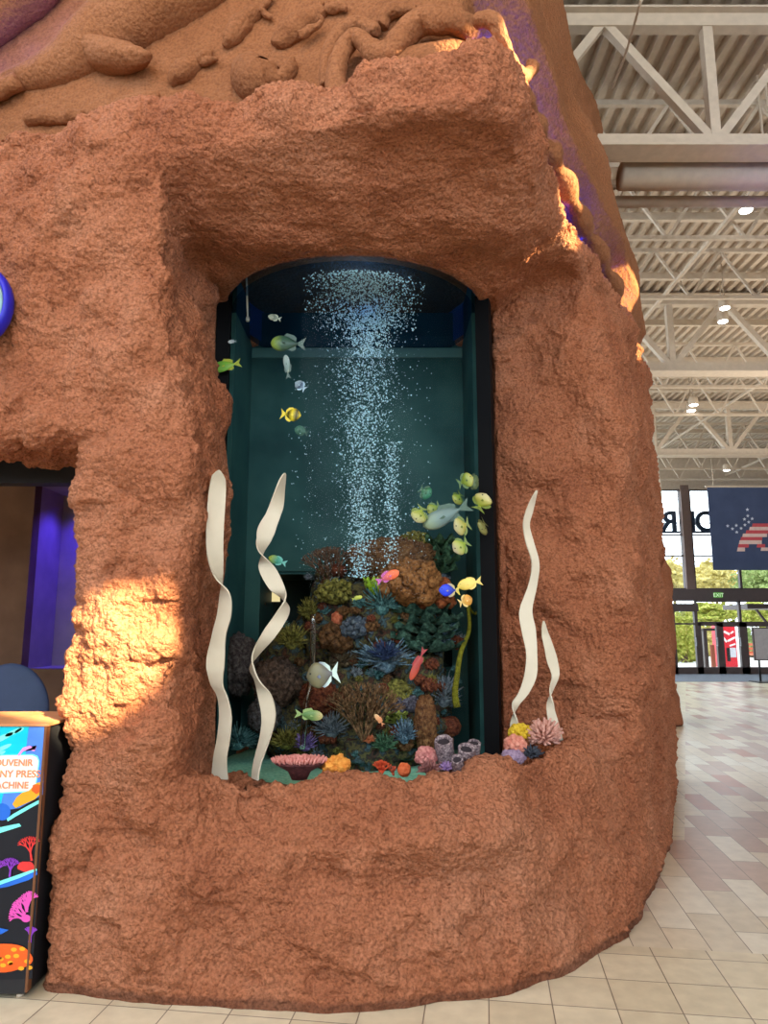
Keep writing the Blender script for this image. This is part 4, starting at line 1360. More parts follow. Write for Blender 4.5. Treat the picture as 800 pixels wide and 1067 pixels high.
fish('surgeonfish', 336, 703, 4.02, 34, 27, 188, st(lin(120, 112, 90), lin(140, 130, 98), lin(112, 106, 104), lin(80, 80, 120)), 'round grey-brown fish with a white tail at the reef foot', kind='disc', fincol=st(lin(70, 70, 130), lin(90, 90, 140), lin(225, 240, 235), lin(225, 240, 235)), wid=.3, finh=.08)
fish('green_wrasse', 322, 745, 3.98, 29, 11, -6, st(lin(215, 190, 130), lin(120, 150, 85), lin(100, 140, 80), lin(165, 190, 120)), 'pale green fish with a tan face near the pink plate coral', kind='long')
fish('goby', 508, 768, 4.55, 20, 6, 68, st(lin(30, 30, 26), lin(60, 55, 35), lin(25, 25, 25)), 'small dark fish diving over the green sand at right', kind='long')
fish('anthias', 395, 750, 4.05, 14, 5, 130, st(lin(240, 190, 140), lin(230, 150, 100), lin(225, 140, 95)), 'small peach fish over the yellow-green leafy coral', kind='long')
fish('chromis', 289, 584, 4.05, 20, 9, 160, st(lin(190, 205, 70), lin(60, 160, 140), lin(120, 200, 195)), 'turquoise and yellow fish behind the upper twist of the slender ribbon', kind='oval')
fish('chromis', 372, 623, 4.05, 11, 4, 15, st(lin(190, 190, 70), lin(160, 165, 55)), 'tiny yellow fish over the olive lobed coral', kind='long')

# ------------------------------------------------------------------ SOUVENIR MACHINE IN THE DOORWAY
KX, KY = -1.515, 3.30        # front right edge
kio = empty('souvenir_machine', (-1.85, 3.5, 0), 'souvenir machine with bright ocean artwork on its front, left of the rock wall', 'machine')
M_KB = plain('kiosk_black', (0.02, 0.02, 0.024, 1), rough=.4)
M_KT = plain('kiosk_trim', lin(205, 140, 95), rough=.5)
m = MB(); m.box((-2.25, KY, 0.02), (KX, KY + .42, 1.125), bev=.008)
m.obj('body', M_KB, kio)
m = MB(); m.box((-2.27, KY - .012, 1.118), (KX + .016, KY + .44, 1.130), bev=.003)
m.add([(-2.27, KY - .012, 1.13), (KX + .016, KY - .012, 1.13), (KX + .016, KY + .44, 1.13), (-2.27, KY + .44, 1.13), (-1.66, KY + .10, 1.143), (-1.66, KY + .36, 1.143)],
      [(0, 1, 4), (1, 2, 5, 4), (2, 3, 5), (3, 0, 4, 5)])
tag(m.obj('lid', M_KT, kio), 'orange-tan lid')
m = MB()
m.box((KX - .006, KY - .008, 0.03), (KX + .006, KY + .03, 1.118), bev=.003)
m.obj('edge_trim', plain('kiosk_edge', lin(120, 78, 52), rough=.5), kio)
m = MB()
m.box((-2.20, KY + .05, 0.0), (-2.14, KY + .11, .03)); m.obj('foot', M_STEEL, kio)
m = MB()
m.lathe((KX - .04, KY + .03, 0), [(.012, 0), (.016, .006), (.010, .022)], 12); m.obj('foot', M_STEEL, kio)

def on_panel(u, v, d=0.0):
    y = KY - .001 - d
    return at(u, v, y)
art = MB()
AC = [lin(22, 24, 34), lin(0, 205, 235), lin(85, 140, 235), lin(255, 245, 240), lin(240, 130, 90), lin(250, 175, 45), lin(225, 60, 60), lin(140, 60, 190), lin(235, 90, 190), lin(245, 100, 40),
      lin(40, 110, 220), lin(130, 255, 245), lin(250, 160, 235), lin(255, 225, 120)]
ART_M = [plain('print_%d' % i, c, rough=.35) for i, c in enumerate(AC)]
def shape(pts, mi, lay):
    art.prism([on_panel(u, v, lay * .0006) for u, v in pts], (0, .0005, 0), mi)
def disc(u, v, ru, rv, mi, lay, n=16, wob=0.0, ph=0):
    shape([(u + ru * math.cos(2 * PI * k / n) * (1 + wob * math.sin(5 * 2 * PI * k / n + ph)), v + rv * math.sin(2 * PI * k / n) * (1 + wob * math.sin(5 * 2 * PI * k / n + ph))) for k in range(n)], mi, lay)
m0 = [(-110, 758), (48.5, 756), (33.5, 1020), (-110, 1024)]
shape(m0, 0, 1)
shape([(-110, 758), (48.5, 756), (44.5, 828), (20, 842), (-110, 862)], 2, 2)
shape([(-110, 758), (30, 757), (26, 790), (10, 800), (-2, 850), (-110, 862)], 1, 3)
for q in ((0, 770, 14, 3), (14, 763, 9, 2.5), (2, 780, 10, 2.4), (-10, 790, 16, 3), (20, 761, 5, 2)):
    a = .35
    shape([(q[0] + q[2] * math.cos(t) + q[3] * math.sin(t) * 0, q[1] - q[2] * .45 * math.cos(t) + q[3] * math.sin(t)) for t in [2 * PI * k / 14 for k in range(14)]], 11, 4)
# line-drawn fish
shape([(18, 787), (24, 779), (31, 777), (37, 781), (38, 777), (36, 783), (30, 781), (24, 783), (20, 788)], 12, 5)
# white card for the words
def card(mi, g, lay):
    shape([(-90, 789 - g), (33 + g, 787 - g), (38 + g, 789 - g), (40 + g, 793), (38 + g, 808), (36 + g, 822), (33 + g, 824 + g), (-90, 830 + g)], mi, lay)
card(11, 1.2, 4); card(3, 0, 5)
# corals of the print
shape([(16, 842), (13, 838), (17, 831), (23, 826), (30, 824), (38, 816), (45, 814), (43, 826), (36, 833), (25, 838)], 5, 6)
disc(38, 822, 5, 5, 9, 7, wob=.12)
shape([(7, 853), (14, 848), (30, 839), (42, 833), (42.5, 836), (30, 843), (16, 851), (8, 856)], 11, 6)
shape([(-20, 868), (0, 862), (20, 858), (22, 861), (0, 868), (-20, 874)], 11, 6)
disc(2, 846, 9, 9, 10, 5)
def twig(u, v, h, ang, mi, lay, depth=3, w=1.4):
    if depth == 0: return
    x1, y1 = u + h * math.sin(ang), v - h * math.cos(ang)
    nx, ny = math.cos(ang) * w, math.sin(ang) * w
    shape([(u - nx, v - ny), (u + nx, v + ny), (x1 + nx * .7, y1 + ny * .7), (x1 - nx * .7, y1 - ny * .7)], mi, lay + depth * .9 + .3 * math.sin(ang * 9))
    disc(x1, y1, w * .9, w * .9, mi, lay + depth * .9 + .45 + .3 * math.sin(ang * 9), 8)
    for d in (-.65, .05, .6):
        twig(x1, y1, h * .74, ang + d * .8, mi, lay, depth - 1, w * .72)
twig(33, 897, 9.5, -.15, 6, 7, 4, 1.25)
disc(27, 903, 9, 5.5, 6, 8, wob=.06)
twig(10, 914, 7.5, .1, 7, 7, 4, 1.15); twig(-4, 916, 7.5, .1, 7, 7, 4, 1.15)
shape([(-60, 925), (0, 920), (20, 913), (38, 906), (39, 911), (30, 917), (8, 924), (-60, 936)], 10, 9)
shape([(-60, 922), (0, 918), (20, 911), (38, 905), (38.5, 907), (20, 915), (0, 922), (-60, 930)], 11, 10)
for k in range(6):
    a = -1.25 + k * .33
    twig(28 - 2 * (k < 3), 958 - k * 2.5, 7.5, a, 8, 7 + k % 2, 3, 1.5)
disc(27, 957, 5, 4, 8, 9)
twig(31, 982, 7, .1, 7, 6, 3, 1.8)
shape([(-40, 965), (-5, 966), (9, 969), (2, 973), (-8, 976), (-40, 980)], 10, 7)
disc(2, 998, 32, 15, 9, 8, 30, .03)
for k in range(26):
    disc(-22 + (k * 11.3) % 54, 988 + (k * 5.7) % 22, 3.2, 2.2, 5 if k % 3 else 9, 9, 8)
PRINT = art.obj('front_print', ART_M, kio)
def text_obj(name, body, p, h, mat, parent=None, mirror=False, depth=.001, align='RIGHT', bold=.0, rotz=0.0):
    cu = bpy.data.curves.new(name, 'FONT')
    cu.body = body; cu.size = h; cu.align_x = align; cu.extrude = depth; cu.offset = bold
    t = bpy.data.objects.new(name, cu)
    COL.objects.link(t)
    dg = bpy.context.evaluated_depsgraph_get()
    me = bpy.data.meshes.new_from_object(t.evaluated_get(dg))
    bpy.data.objects.remove(t)
    me.materials.clear(); me.materials.append(mat)
    o = bpy.data.objects.new(name, me)
    COL.objects.link(o)
    M = Matrix.Translation(Vector(p)) @ Matrix.Rotation(rotz, 4, 'Z') @ Matrix.Rotation(PI / 2, 4, 'X')
    if mirror: M = M @ Matrix.Scale(-1, 4, Vector((1, 0, 0)))
    o.matrix_world = M
    if parent:
        bpy.context.view_layer.update()
        o.parent = parent
        o.matrix_parent_inverse = parent.matrix_world.inverted()
    return o
M_TXT = noisy('print_words', [lin(235, 120, 110), lin(250, 170, 90)], scale=60, rough=.4)
for body, u, v, hpx in (('SOUVENIR', 34, 798.0, 9.4), ('PENNY PRESS', 42, 810, 10.2), ('MACHINE', 29.5, 821.5, 9.4)):
    p = on_panel(u, v, .0045)
    text_obj('lettering', body, p, hpx * mpp(p), M_TXT, PRINT, bold=.0006)

# ------------------------------------------------------------------ PORTHOLE
c = at(-22, 318, 3.33)
ph = empty('porthole', c, 'round porthole with a blue rim in the rock face, cut by the left picture edge', 'porthole')
def ring_y(mb, c, R, r, n=40, k=10, sy=1.0, sz=1.25):
    V, Fc = [], []
    for i in range(n):
        a = 2 * PI * i / n
        for j in range(k):
            b = 2 * PI * j / k
            q = R + r * math.cos(b)
            V.append((c[0] + q * math.cos(a), c[1] + r * math.sin(b) * sy, c[2] + q * math.sin(a) * sz))
    for i in range(n):
        for j in range(k):
            Fc.append((i * k + j, ((i + 1) % n) * k + j, ((i + 1) % n) * k + (j + 1) % k, i * k + (j + 1) % k))
    mb.add(V, Fc)
s = mpp(c)
m = MB(); ring_y(m, c, 31 * s, 4 * s, sy=2.2); o = m.obj('rim', plain('porthole_blue', lin(40, 40, 190), rough=.35), ph, True)
m = MB(); ring_y(m, c + np.array([0, -.012, 0]), 25 * s, 4 * s); m.obj('inner_ring', plain('porthole_steel', lin(120, 150, 150), rough=.3, metal=.5), ph, True)
m = MB(); V, Fc = ICO[3]
m.add(V * np.array([27 * s, .05, 34 * s]) + c, Fc); m.obj('pane', plain('porthole_glass', lin(110, 135, 135), rough=.08, spec=.8), ph, True)

# ------------------------------------------------------------------ DARK ROOM BEHIND THE OPENING
M_INT = noisy('dim_brown', [(0.10, 0.055, 0.035, 1), (0.17, 0.10, 0.065, 1)], scale=3, rough=.9)
def structure(name, mb, mat, smooth=False):
    return tag(mb.obj(name, mat, None, smooth), kind='structure')
m = MB()
ax0, ax1, az0, az1 = -3.0, -1.70, 1.22, 2.78
# wall with an alcove: four pieces around the hole and a recessed back
for lo, hi in (((-7, 6.0, 0), (ax0, 6.12, 3.5)), ((ax1, 6.0, 0), (-1.3, 6.12, 3.5)), ((ax0, 6.0, 0), (ax1, 6.12, az0)), ((ax0, 6.0, az1), (ax1, 6.12, 3.5))):
    m.box(lo, hi)
structure('wall_interior', m, M_INT)
m = MB()
m.box((ax0 - .05, 6.55, az0 - .05), (ax1 + .05, 6.6, az1 + .05)); m.box((ax0 - .05, 6.12, az0 - .05), (ax0, 6.6, az1 + .05)); m.box((ax1, 6.12, az0 - .05), (ax1 + .05, 6.6, az1 + .05))
m.box((ax0, 6.12, az0 - .05), (ax1, 6.6, az0)); m.box((ax0, 6.12, az1), (ax1, 6.6, az1 + .05))
structure('wall_alcove', m, noisy('alcove_paint', [(0.26,0.20,0.22,1),(0.36,0.27,0.28,1)], scale=4, rough=.9))
m = MB(); m.box((-7.2, 3.2, 0), (-7, 6.1, 3.5)); structure('wall_left', m, M_INT)
m = MB(); m.box((-7.2, 4.12, 2.86), (-1.45, 6.1, 2.95)); structure('ceiling_interior', m, noisy('tan_plaster', [lin(120, 105, 80), lin(150, 132, 100)], scale=4, rough=.9))
m = MB(); m.box((-7, 4.02, 2.38), (-1.5, 4.12, 2.52)); structure('trim_1', m, M_BLACK)
m = MB(); m.box((-7.2, 3.2, 2.49), (-2.9, 4.1, 7.0)); structure('wall_front', m, M_ROCK)
for ax in (-2.75, -2.4, -2.0):
    lamp('SPOT', 'alcove_lamp', (ax, 6.30, 2.74), (ax, 6.42, 0), 38, (0.08, 0.05, 1.0), spot_size=2.0, spot_blend=.8, shadow_soft_size=.05)
lamp('POINT', 'room_lamp', (-4.6, 4.7, 2.6), None, 30, (1.0, 0.75, 0.55), shadow_soft_size=.15)
# pale blue rounded chair back just inside
m = MB()
V, Fc = ICO[3]
c = at(8, 742, 4.6)
q = V * np.array([.26, .05, .30]) + c
q[:, 2] = np.maximum(q[:, 2], c[2] - .28)
m.add(q, Fc)
chr_ = empty('lounge_chair', (c[0], c[1], 0), 'dim blue rounded chair back just visible above the souvenir machine', 'chair')
m.obj('backrest', plain('chair_blue', lin(62, 76, 108), rough=.6), chr_, True)
m = MB()
m.box((c[0] - .25, c[1] - .45, .40), (c[0] + .25, c[1] + .02, .47), bev=.03); m.obj('seat', plain('chair_blue', lin(62, 76, 108), rough=.6), chr_)
for sx in (-.2, .2):
    for sy in (-.4, -.03):
        m = MB(); m.tube([(c[0] + sx, c[1] + sy, 0), (c[0] + sx, c[1] + sy, .41 if sy < -.1 else c[2] - .2)], .014, 8); m.obj('leg', M_STEEL, chr_, True)

# added glowing panels behind the tank, seen through its glass
m = MB(); m.box((-1.05, 5.80, 0.85), (0.75, 5.86, 2.25)); structure('wall_back', m, noisy('gap_wall', [(0.008, 0.018, 0.018, 1), (0.02, 0.036, 0.034, 1)], scale=3, rough=.9))  # dark teal stands in for the darkness of the water
def panel(name, u0, v0, u1, v1, Y, col, s, label):
    a, b = at(u0, v1, Y), at(u1, v0, Y)
    r = empty(name, ((a[0] + b[0]) / 2, Y, a[2]), label, 'lit panel')
    m = MB(); m.box((a[0], Y, a[2]), (b[0], Y + .02, b[2])); m.obj('screen', emit(name + '_glow', col, s), r)
    m = MB(); e = .012
    m.box((a[0] - e, Y - .004, a[2] - e), (b[0] + e, Y, a[2])); m.box((a[0] - e, Y - .004, b[2]), (b[0] + e, Y, b[2] + e)); m.box((a[0] - e, Y - .004, a[2]), (a[0], Y, b[2])); m.box((b[0], Y - .004, a[2]), (b[0] + e, Y, b[2]))
    m.obj('frame', M_BLACK, r)
panel('glow_panel', 265, 628, 274, 640, 5.70, (0.85, 0.80, 0.05, 1), 1.0, 'small glowing yellow square seen through the glass at left')
panel('glow_panel', 241, 634, 257, 646, 5.70, (0.5, 0.42, 0.10, 1), .35, 'dim amber strip left of the glowing yellow square')
panel('glow_panel', 281, 617, 292, 627, 5.70, (1.0, 0.80, 0.40, 1), .9, 'warm white glow right of the glowing yellow square')
panel('glow_panel', 470, 588, 500, 640, 5.70, (0.50, 0.46, 0.16, 1), .42, 'dull yellow glowing pane behind the right flank of the reef')
panel('glow_panel', 462, 580, 467, 586, 5.66, (1.0, 1.0, 0.75, 1), 3.0, 'tiny bright white light at the top right of the reef')
# ------------------------------------------------------------------ FLOOR
k = NT('floor_tiles')
pb = k.n('ShaderNodeBsdfPrincipled')
pb.inputs['Roughness'].default_value = .30
pb.inputs['Specular IOR Level'].default_value = .5
tc = k.n('ShaderNodeTexCoord')
def brick(rot, loc, bw, rh, mort, off):
    mp = k.n('ShaderNodeMapping'); mp.inputs['Rotation'].default_value = (0, 0, rot); mp.inputs['Location'].default_value = loc
    k.l(tc.outputs['Object'], mp.inputs['Vector'])
    b = k.n('ShaderNodeTexBrick')
    b.offset = off; b.squash = 1.0
    b.inputs['Color1'].default_value = (0, 0, 0, 1); b.inputs['Color2'].default_value = (1, 1, 1, 1); b.inputs['Mortar'].default_value = (.5, .5, .5, 1)
    b.inputs['Scale'].default_value = 1.0; b.inputs['Mortar Size'].default_value = mort; b.inputs['Mortar Smooth'].default_value = .1
    b.inputs['Brick Width'].default_value = bw; b.inputs['Row Height'].default_value = rh
    k.l(mp.outputs[0], b.inputs['Vector'])
    return b
A = brick(math.radians(8), (0.02, 0.08, 0), .262, .262, .0028, 0.0)
B = brick(math.radians(8 + 90), (0.0, 0.05, 0), .60, .185, .0025, 0.37)
ca = k.ramp(A.outputs['Color'], [(0, lin(202, 186, 158)), (1, lin(218, 204, 178))])
cb = k.ramp(B.outputs['Color'], [(0, lin(212, 196, 172)), (.34, lin(182, 150, 132)), (.52, lin(222, 212, 194)), (.66, lin(192, 166, 150)), (.78, lin(206, 192, 170)), (.93, lin(176, 112, 84))], 'CONSTANT')
sx = k.n('ShaderNodeSeparateXYZ'); k.l(tc.outputs['Object'], sx.inputs[0])
ln = k.n('ShaderNodeMath', operation='MULTIPLY_ADD'); ln.inputs[1].default_value = .14
k.l(sx.outputs[0], ln.inputs[0]); k.l(sx.outputs[1], ln.inputs[2])
gt = k.n('ShaderNodeMath', operation='GREATER_THAN'); gt.inputs[1].default_value = 3.985
k.l(ln.outputs[0], gt.inputs[0])
# beige border that follows the rock wall
bd = k.n('ShaderNodeMath', operation='MULTIPLY_ADD'); bd.inputs[1].default_value = -.42
k.l(sx.outputs[1], bd.inputs[0]); k.l(sx.outputs[0], bd.inputs[2])
b2 = k.n('ShaderNodeMath', operation='GREATER_THAN'); b2.inputs[1].default_value = -.12
k.l(bd.outputs[0], b2.inputs[0])
b3 = k.n('ShaderNodeMath', operation='GREATER_THAN'); b3.inputs[1].default_value = 5.6
k.l(sx.outputs[1], b3.inputs[0])
b4 = k.n('ShaderNodeMath', operation='SUBTRACT'); b4.inputs[0].default_value = 1.0; k.l(b3.outputs[0], b4.inputs[1])
b5 = k.n('ShaderNodeMath', operation='MAXIMUM'); k.l(b2.outputs[0], b5.inputs[0]); k.l(b4.outputs[0], b5.inputs[1])
mk = k.n('ShaderNodeMath', operation='MULTIPLY'); k.l(gt.outputs[0], mk.inputs[0]); k.l(b5.outputs[0], mk.inputs[1])
def mix(f, a, b, typ='RGBA', blend='MIX'):
    m_ = k.n('ShaderNodeMix', data_type=typ, blend_type=blend)
    if hasattr(f, 'links'): k.l(f, m_.inputs[0])
    else: m_.inputs[0].default_value = f
    for i, x in ((6, a), (7, b)):
        if hasattr(x, 'links'): k.l(x, m_.inputs[i])
        else: m_.inputs[i].default_value = x
    return m_.outputs[2]
col = mix(mk.outputs[0], ca, cb)
fa = k.n('ShaderNodeMix', data_type='FLOAT'); k.l(mk.outputs[0], fa.inputs[0]); k.l(A.outputs['Fac'], fa.inputs[2]); k.l(B.outputs['Fac'], fa.inputs[3])
col = mix(fa.outputs[0], col, lin(120, 104, 88))
nz = k.n('ShaderNodeTexNoise'); nz.inputs['Scale'].default_value = 11; nz.inputs['Detail'].default_value = 7
k.l(tc.outputs['Object'], nz.inputs['Vector'])
col = mix(.8, col, k.ramp(nz.outputs['Fac'], [(.3, (.84, .83, .82, 1)), (.65, (1.04, 1.04, 1.04, 1))]), blend='MULTIPLY')
k.l(col, pb.inputs['Base Color'])
k.l(pb.outputs[0], k.out.inputs[0])
m = MB(); m.box((-9, -8, -.1), (26, 25.0, 0)); structure('floor', m, k.m)

# ------------------------------------------------------------------ FAR ROCK PILLAR
def build_pillar():
    h = .06
    lo, hi = (2.6, 7.2, -.06), (6.2, 13.6, 7.0)
    xs, ys, zs = grid(lo, hi, h)
    X2, Y2 = np.meshgrid(xs, ys, indexing='ij')
    z = zs[None, None, :]
    s1 = sd_poly(X2, Y2, [(2.9, 11.9), (4.45, 11.75), (4.74, 11.85), (5.2, 13.0), (5.2, 13.4), (2.9, 13.4)])
    s2 = sd_poly(X2, Y2, [(1.0, 7.3), (2.72, 7.3), (3.35, 8.9), (4.62, 11.8), (5.0, 13.4), (1.0, 13.4)])
    f = smin(s1[:, :, None] + .03 * z * 0 + .12 * sstep(2.2, 3.4, z), np.maximum(s2[:, :, None] + .05, 3.3 - z), .2)
    f = np.maximum(f, z - 4.5)
    f[0], f[-1], f[:, 0], f[:, -1], f[:, :, 0], f[:, :, -1] = 1, 1, 1, 1, 1, 1
    V, Q = surface_nets(f.astype(np.float32), lo, h)
    c = V[Q].mean(1)
    V, Q = drop(V, Q, c[:, 2] > -.03)
    V = laplace(V, Q, 2)
    N = vnormals(V, Q)
    V = V + N * (vnoise(V * 1.3 + 60) * .07 + vnoise(V * 3.1 + 7) * .04 + vnoise(V * 8) * .02)[:, None]
    V, Q = subdiv(V, Q)
    N = vnormals(V, Q)
    V = V + N * ((.5 - cells(V * 12)) * .02)[:, None]
    V[:, 2] = np.maximum(V[:, 2], 0)
    return V, Q
V, Q = build_pillar()
far = empty('rock_pillar', (4.2, 12.6, 0), 'second rock pillar with an arch, further back behind the aquarium wall', 'rock wall')
mesh_obj('pillar_face', V, Q, M_ROCK, far)

# ------------------------------------------------------------------ CEILING
DZ = 7.7
m = MB()
pitch = .19
x = -3.0
prof = []
while x < 24:
    prof += [(x, DZ), (x + pitch * .38, DZ), (x + pitch * .5, DZ + .075), (x + pitch * .88, DZ + .075)]
    x += pitch
n = len(prof)
V = [(px, -6.2, pz) for px, pz in prof] + [(px, 25.2, pz) for px, pz in prof]
m.add(V, [(i, i + 1, n + i + 1, n + i) for i in range(n - 1)])
m.box((-3, -6.2, DZ + .09), (24, 25.2, DZ + .14))
structure('ceiling', m, M_DECK)

def truss(Y, zb, zt, xs0, xs1, step, w, major=False):
    m = MB()
    m.bar((xs0, Y, zb), (xs1, Y, zb), w, w * (1.3 if major else 1))
    m.bar((xs0, Y, zt), (xs1, Y, zt), w, w * 1.2)
    if major:
        m.box((xs0, Y - w * 1.1, zb - w * .75), (xs1, Y + w * 1.1, zb - w * .55))
        m.box((xs0, Y - w * 1.1, zt + w * .55), (xs1, Y + w * 1.1, zt + w * .75))
    x = xs0
    i = 0
    while x < xs1 - .01:
        x2 = min(x + step, xs1)
        mid = (x + x2) / 2
        m.bar((x, Y, zt), (mid, Y, zb), w * .7)
        m.bar((mid, Y, zb), (x2, Y, zt), w * .7)
        if major:
            m.bar((mid, Y, zb), (mid, Y, zt), w * .8)
        x = x2
    structure('roof_truss', m, M_STEEL)
truss(6.25, 6.20, 7.55, 0.15, 22.35, 2.05, .12, True)
truss(12.4, 6.25, 7.55, 0.15, 22.35, 2.05, .14, True)
truss(18.7, 6.25, 7.55, 0.15, 22.35, 2.05, .14, True)
for Y in (7.35, 8.86, 10.6, 14.4, 16.4, 20.4, 22.2, 23.8):
    truss(Y, 6.75 if Y < 13 else 6.6, 7.55, 0.15, 22.35, 1.05, .055)
for Y in (8.1, 9.7, 11.5, 13.4, 15.4, 17.4, 19.5, 21.3):
    m = MB(); m.bar((.2, Y, 7.58), (22.3, Y, 7.58), .07, .12); structure('ceiling_beam', m, M_STEEL)
# depth-wise bridging
for X in (4.6, 8.4, 12.2):
    m = MB(); m.bar((X, 6.2, 6.95), (X, 24.8, 6.95), .05); structure('ceiling_beam', m, M_STEEL)
# ducts and pipes under the first truss
for z, Y, r, nm, lb, ct in ((6.12, 6.62, .14, 'air_duct', 'thick beige duct just behind the nearest roof truss', 'duct'), (6.05, 6.95, .06, 'water_pipe', 'thin beige pipe next to the thick duct under the roof', 'pipe'), (6.35, 7.1, .05, 'water_pipe', 'upper thin pipe behind the thick duct under the roof', 'pipe')):
    m = MB(); m.tube([(2.42, Y, z), (22.2, Y, z)], r, 14); r_ = empty(nm, (2.5, Y, z), lb, ct); m.obj('tube', M_STEEL, r_, True)
    for hx in (4.2, 8.4, 12.6, 16.8):
        m = MB(); m.bar((hx, Y, z), (hx, Y, DZ), .02); m.obj('hanger', M_STEEL, r_)
for (u, v, Y), (u2, v2, Y2), lb in (((668, 0, 5.2), (638, 92, 6.4), 'slack pale cable hanging from the roof at upper centre-right'),):
    m = MB(); a, b = at(u, v, Y), at(u2, v2, Y2)
    m.tube(smooth_path([a, (a + b) / 2 - np.array([0, 0, .05]), b], 6), .012, 6)
    tag(m.obj('hanging_cable', M_STEEL, None, True), lb, 'cable')
# ceiling lights
M_LAMP = emit('lamp_glow', (1.0, 0.97, 0.90, 1), 14.0)
for u, v, zl, lb in ((777, 219, 6.9, 'round ceiling light nearest to us, alone near the right picture edge'), (755, 321, 6.9, 'upper round light of the nearer pair under the roof'), (753, 335, 6.9, 'lower round light of the nearer pair under the roof'),
                     (722.5, 422, 6.7, 'upper round light of the farther pair under the roof'), (720, 428, 6.7, 'lower round light of the farther pair under the roof'), (757, 490, 6.4, 'farthest round ceiling light, just above the hanging banner')):
    p = on_z(u, v, zl)
    r = empty('ceiling_light', p, lb, 'ceiling light', 'round ceiling lights')
    R = .085 if p[1] < 12 else .10
    m = MB(); m.lathe(tuple(p), [(R, .0), (R * 1.08, .01), (R * 1.05, .16), (R * .5, .22), (.012, .23), (.012, DZ - zl)], 20); hs_ = m.obj('housing', M_STEEL, r, True)
    m = MB(); m.lathe(tuple(p - np.array([0, 0, .012])), [(R * .9, .0), (R * .95, .011)], 20); m.obj('lens', M_LAMP, r, True)

# ------------------------------------------------------------------ FAR GLASS WALL
WY = 25.0
def bx(mb, u0, v0, u1, v1, vref=None, d0=0.0, d1=.16):
    """a bar of the frontal wall given by its picture box"""
    a = at(u0, v1, WY); b = at(u1, v0, WY)
    mb.box((min(a[0], b[0]), WY + d0, min(a[2], b[2])), (max(a[0], b[0]), WY + d1, max(a[2], b[2])))
def X(u, v): return at(u, v, WY)[0]
def Z(v): return at(700, v, WY)[2]
M_PANE = glassy('window_pane', (.97, .98, .98, 1), refl=.5, base=.0)
def pane(u0, v0, u1, v1):
    a = at(u0, v1, WY); b = at(u1, v0, WY)
    return [(a[0], WY + .08, a[2]), (b[0], WY + .08, a[2]), (b[0], WY + .08, b[2]), (a[0], WY + .08, b[2])]
def window(name, u0, v0, u1, v1, hs=(), t=1.2, vs=()):
    m = MB()
    x0, x1, z0, z1 = X(u0, (v0 + v1) / 2), X(u1, (v0 + v1) / 2), Z(v1), Z(v0)
    e = t / 30
    for lo, hi in (((x0, z0), (x0 + e, z1)), ((x1 - e, z0), (x1, z1)), ((x0, z0), (x1, z0 + e)), ((x0, z1 - e), (x1, z1))):
        m.box((lo[0], WY, lo[1]), (hi[0], WY + .14, hi[1]))
    for v in hs:
        m.box((x0, WY + .02, Z(v) - .025), (x1, WY + .12, Z(v) + .025))
    for u in vs:
        m.box((X(u, (v0 + v1) / 2) - .06, WY + .01, z0), (X(u, (v0 + v1) / 2) + .06, WY + .13, z1))
    fr = tag(m.obj(name, M_FRAME, None), kind='structure')
    g = MB(); g.add([(x0, WY + .08, z0), (x1, WY + .08, z0), (x1, WY + .08, z1), (x0, WY + .08, z1)], [(0, 1, 2, 3)])
    o = g.obj('window_pane', M_PANE, fr)
    return fr
M_POST = plain('window_post', lin(120, 100, 92), rough=.5)
window('window_1', 660, 510, 712, 614, hs=(557, 579))
window('window_2', 721, 510, 768.5, 614, hs=(557, 579), vs=())
window('window_3', 768.5, 510, 830, 614, hs=(557, 579))
window('window_4', 830, 510, 900, 614, hs=(557, 579))
window('window_5', 725, 626, 771, 649)
window('window_6', 771, 626, 840, 649)
m = MB(); m.box((X(711, 560), WY - .1, Z(614)), (X(719.5, 560), WY + .2, Z(506))); structure('column_1', m, M_POST)
m = MB(); m.box((X(640, 620), WY - .08, Z(626)), (X(930, 620), WY + .22, Z(614))); structure('beam_1', m, M_FRAME)
m = MB(); m.box((X(640, 500), WY - .06, Z(510)), (X(930, 500), WY + .3, DZ + .1)); structure('wall_far', m, M_STEEL)
m = MB(); m.box((X(840, 600), WY - .02, 0), (24, WY + .25, Z(510))); structure('wall_right', m, M_STEEL)
m = MB(); m.box((X(660, 600), WY - .02, 0), (X(698, 600), WY + .2, Z(614))); structure('wall_side', m, M_POST)
def door(name, u0, v0, u1, v1, t, rail=()):
    m = MB()
    x0, x1, z0, z1 = X(u0, 680), X(u1, 680), Z(v1), Z(v0)
    e = t / 30
    m.box((x0, WY - .02, 0), (x0 + e, WY + .12, z1)); m.box((x1 - e, WY - .02, 0), (x1, WY + .12, z1)); m.box((x0, WY - .02, z1 - e), (x1, WY + .12, z1)); m.box((x0, WY - .02, 0), (x1, WY + .12, max(.24, z0)))
    for v in rail:
        m.box((x0, WY, Z(v) - .03), (x1, WY + .1, Z(v) + .03))
    fr = tag(m.obj(name, M_FRAME, None), kind='structure')
    g = MB(); g.add([(x0, WY + .06, 0), (x1, WY + .06, 0), (x1, WY + .06, z1), (x0, WY + .06, z1)], [(0, 1, 2, 3)])
    g.obj('door_pane', M_PANE, fr)
    h = MB(); h.bar((x1 - e - .02, WY - .09, .95), (x1 - e - .02, WY - .09, 1.25), .025); h.bar((x1 - e - .02, WY - .09, .98), (x1 - e - .02, WY, .98), .02); h.bar((x1 - e - .02, WY - .09, 1.22), (x1 - e - .02, WY, 1.22), .02)
    h.obj('door_handle', M_GREY, fr)
door('door_1', 702, 634, 729, 698, 3.2, (650,))
door('door_2', 729, 649, 751, 698, 3.0)
door('door_3', 751, 649, 776, 698, 4.0)
door('door_4', 776, 649, 806, 698, 4.0)
door('door_5', 806, 649, 836, 698, 4.0)
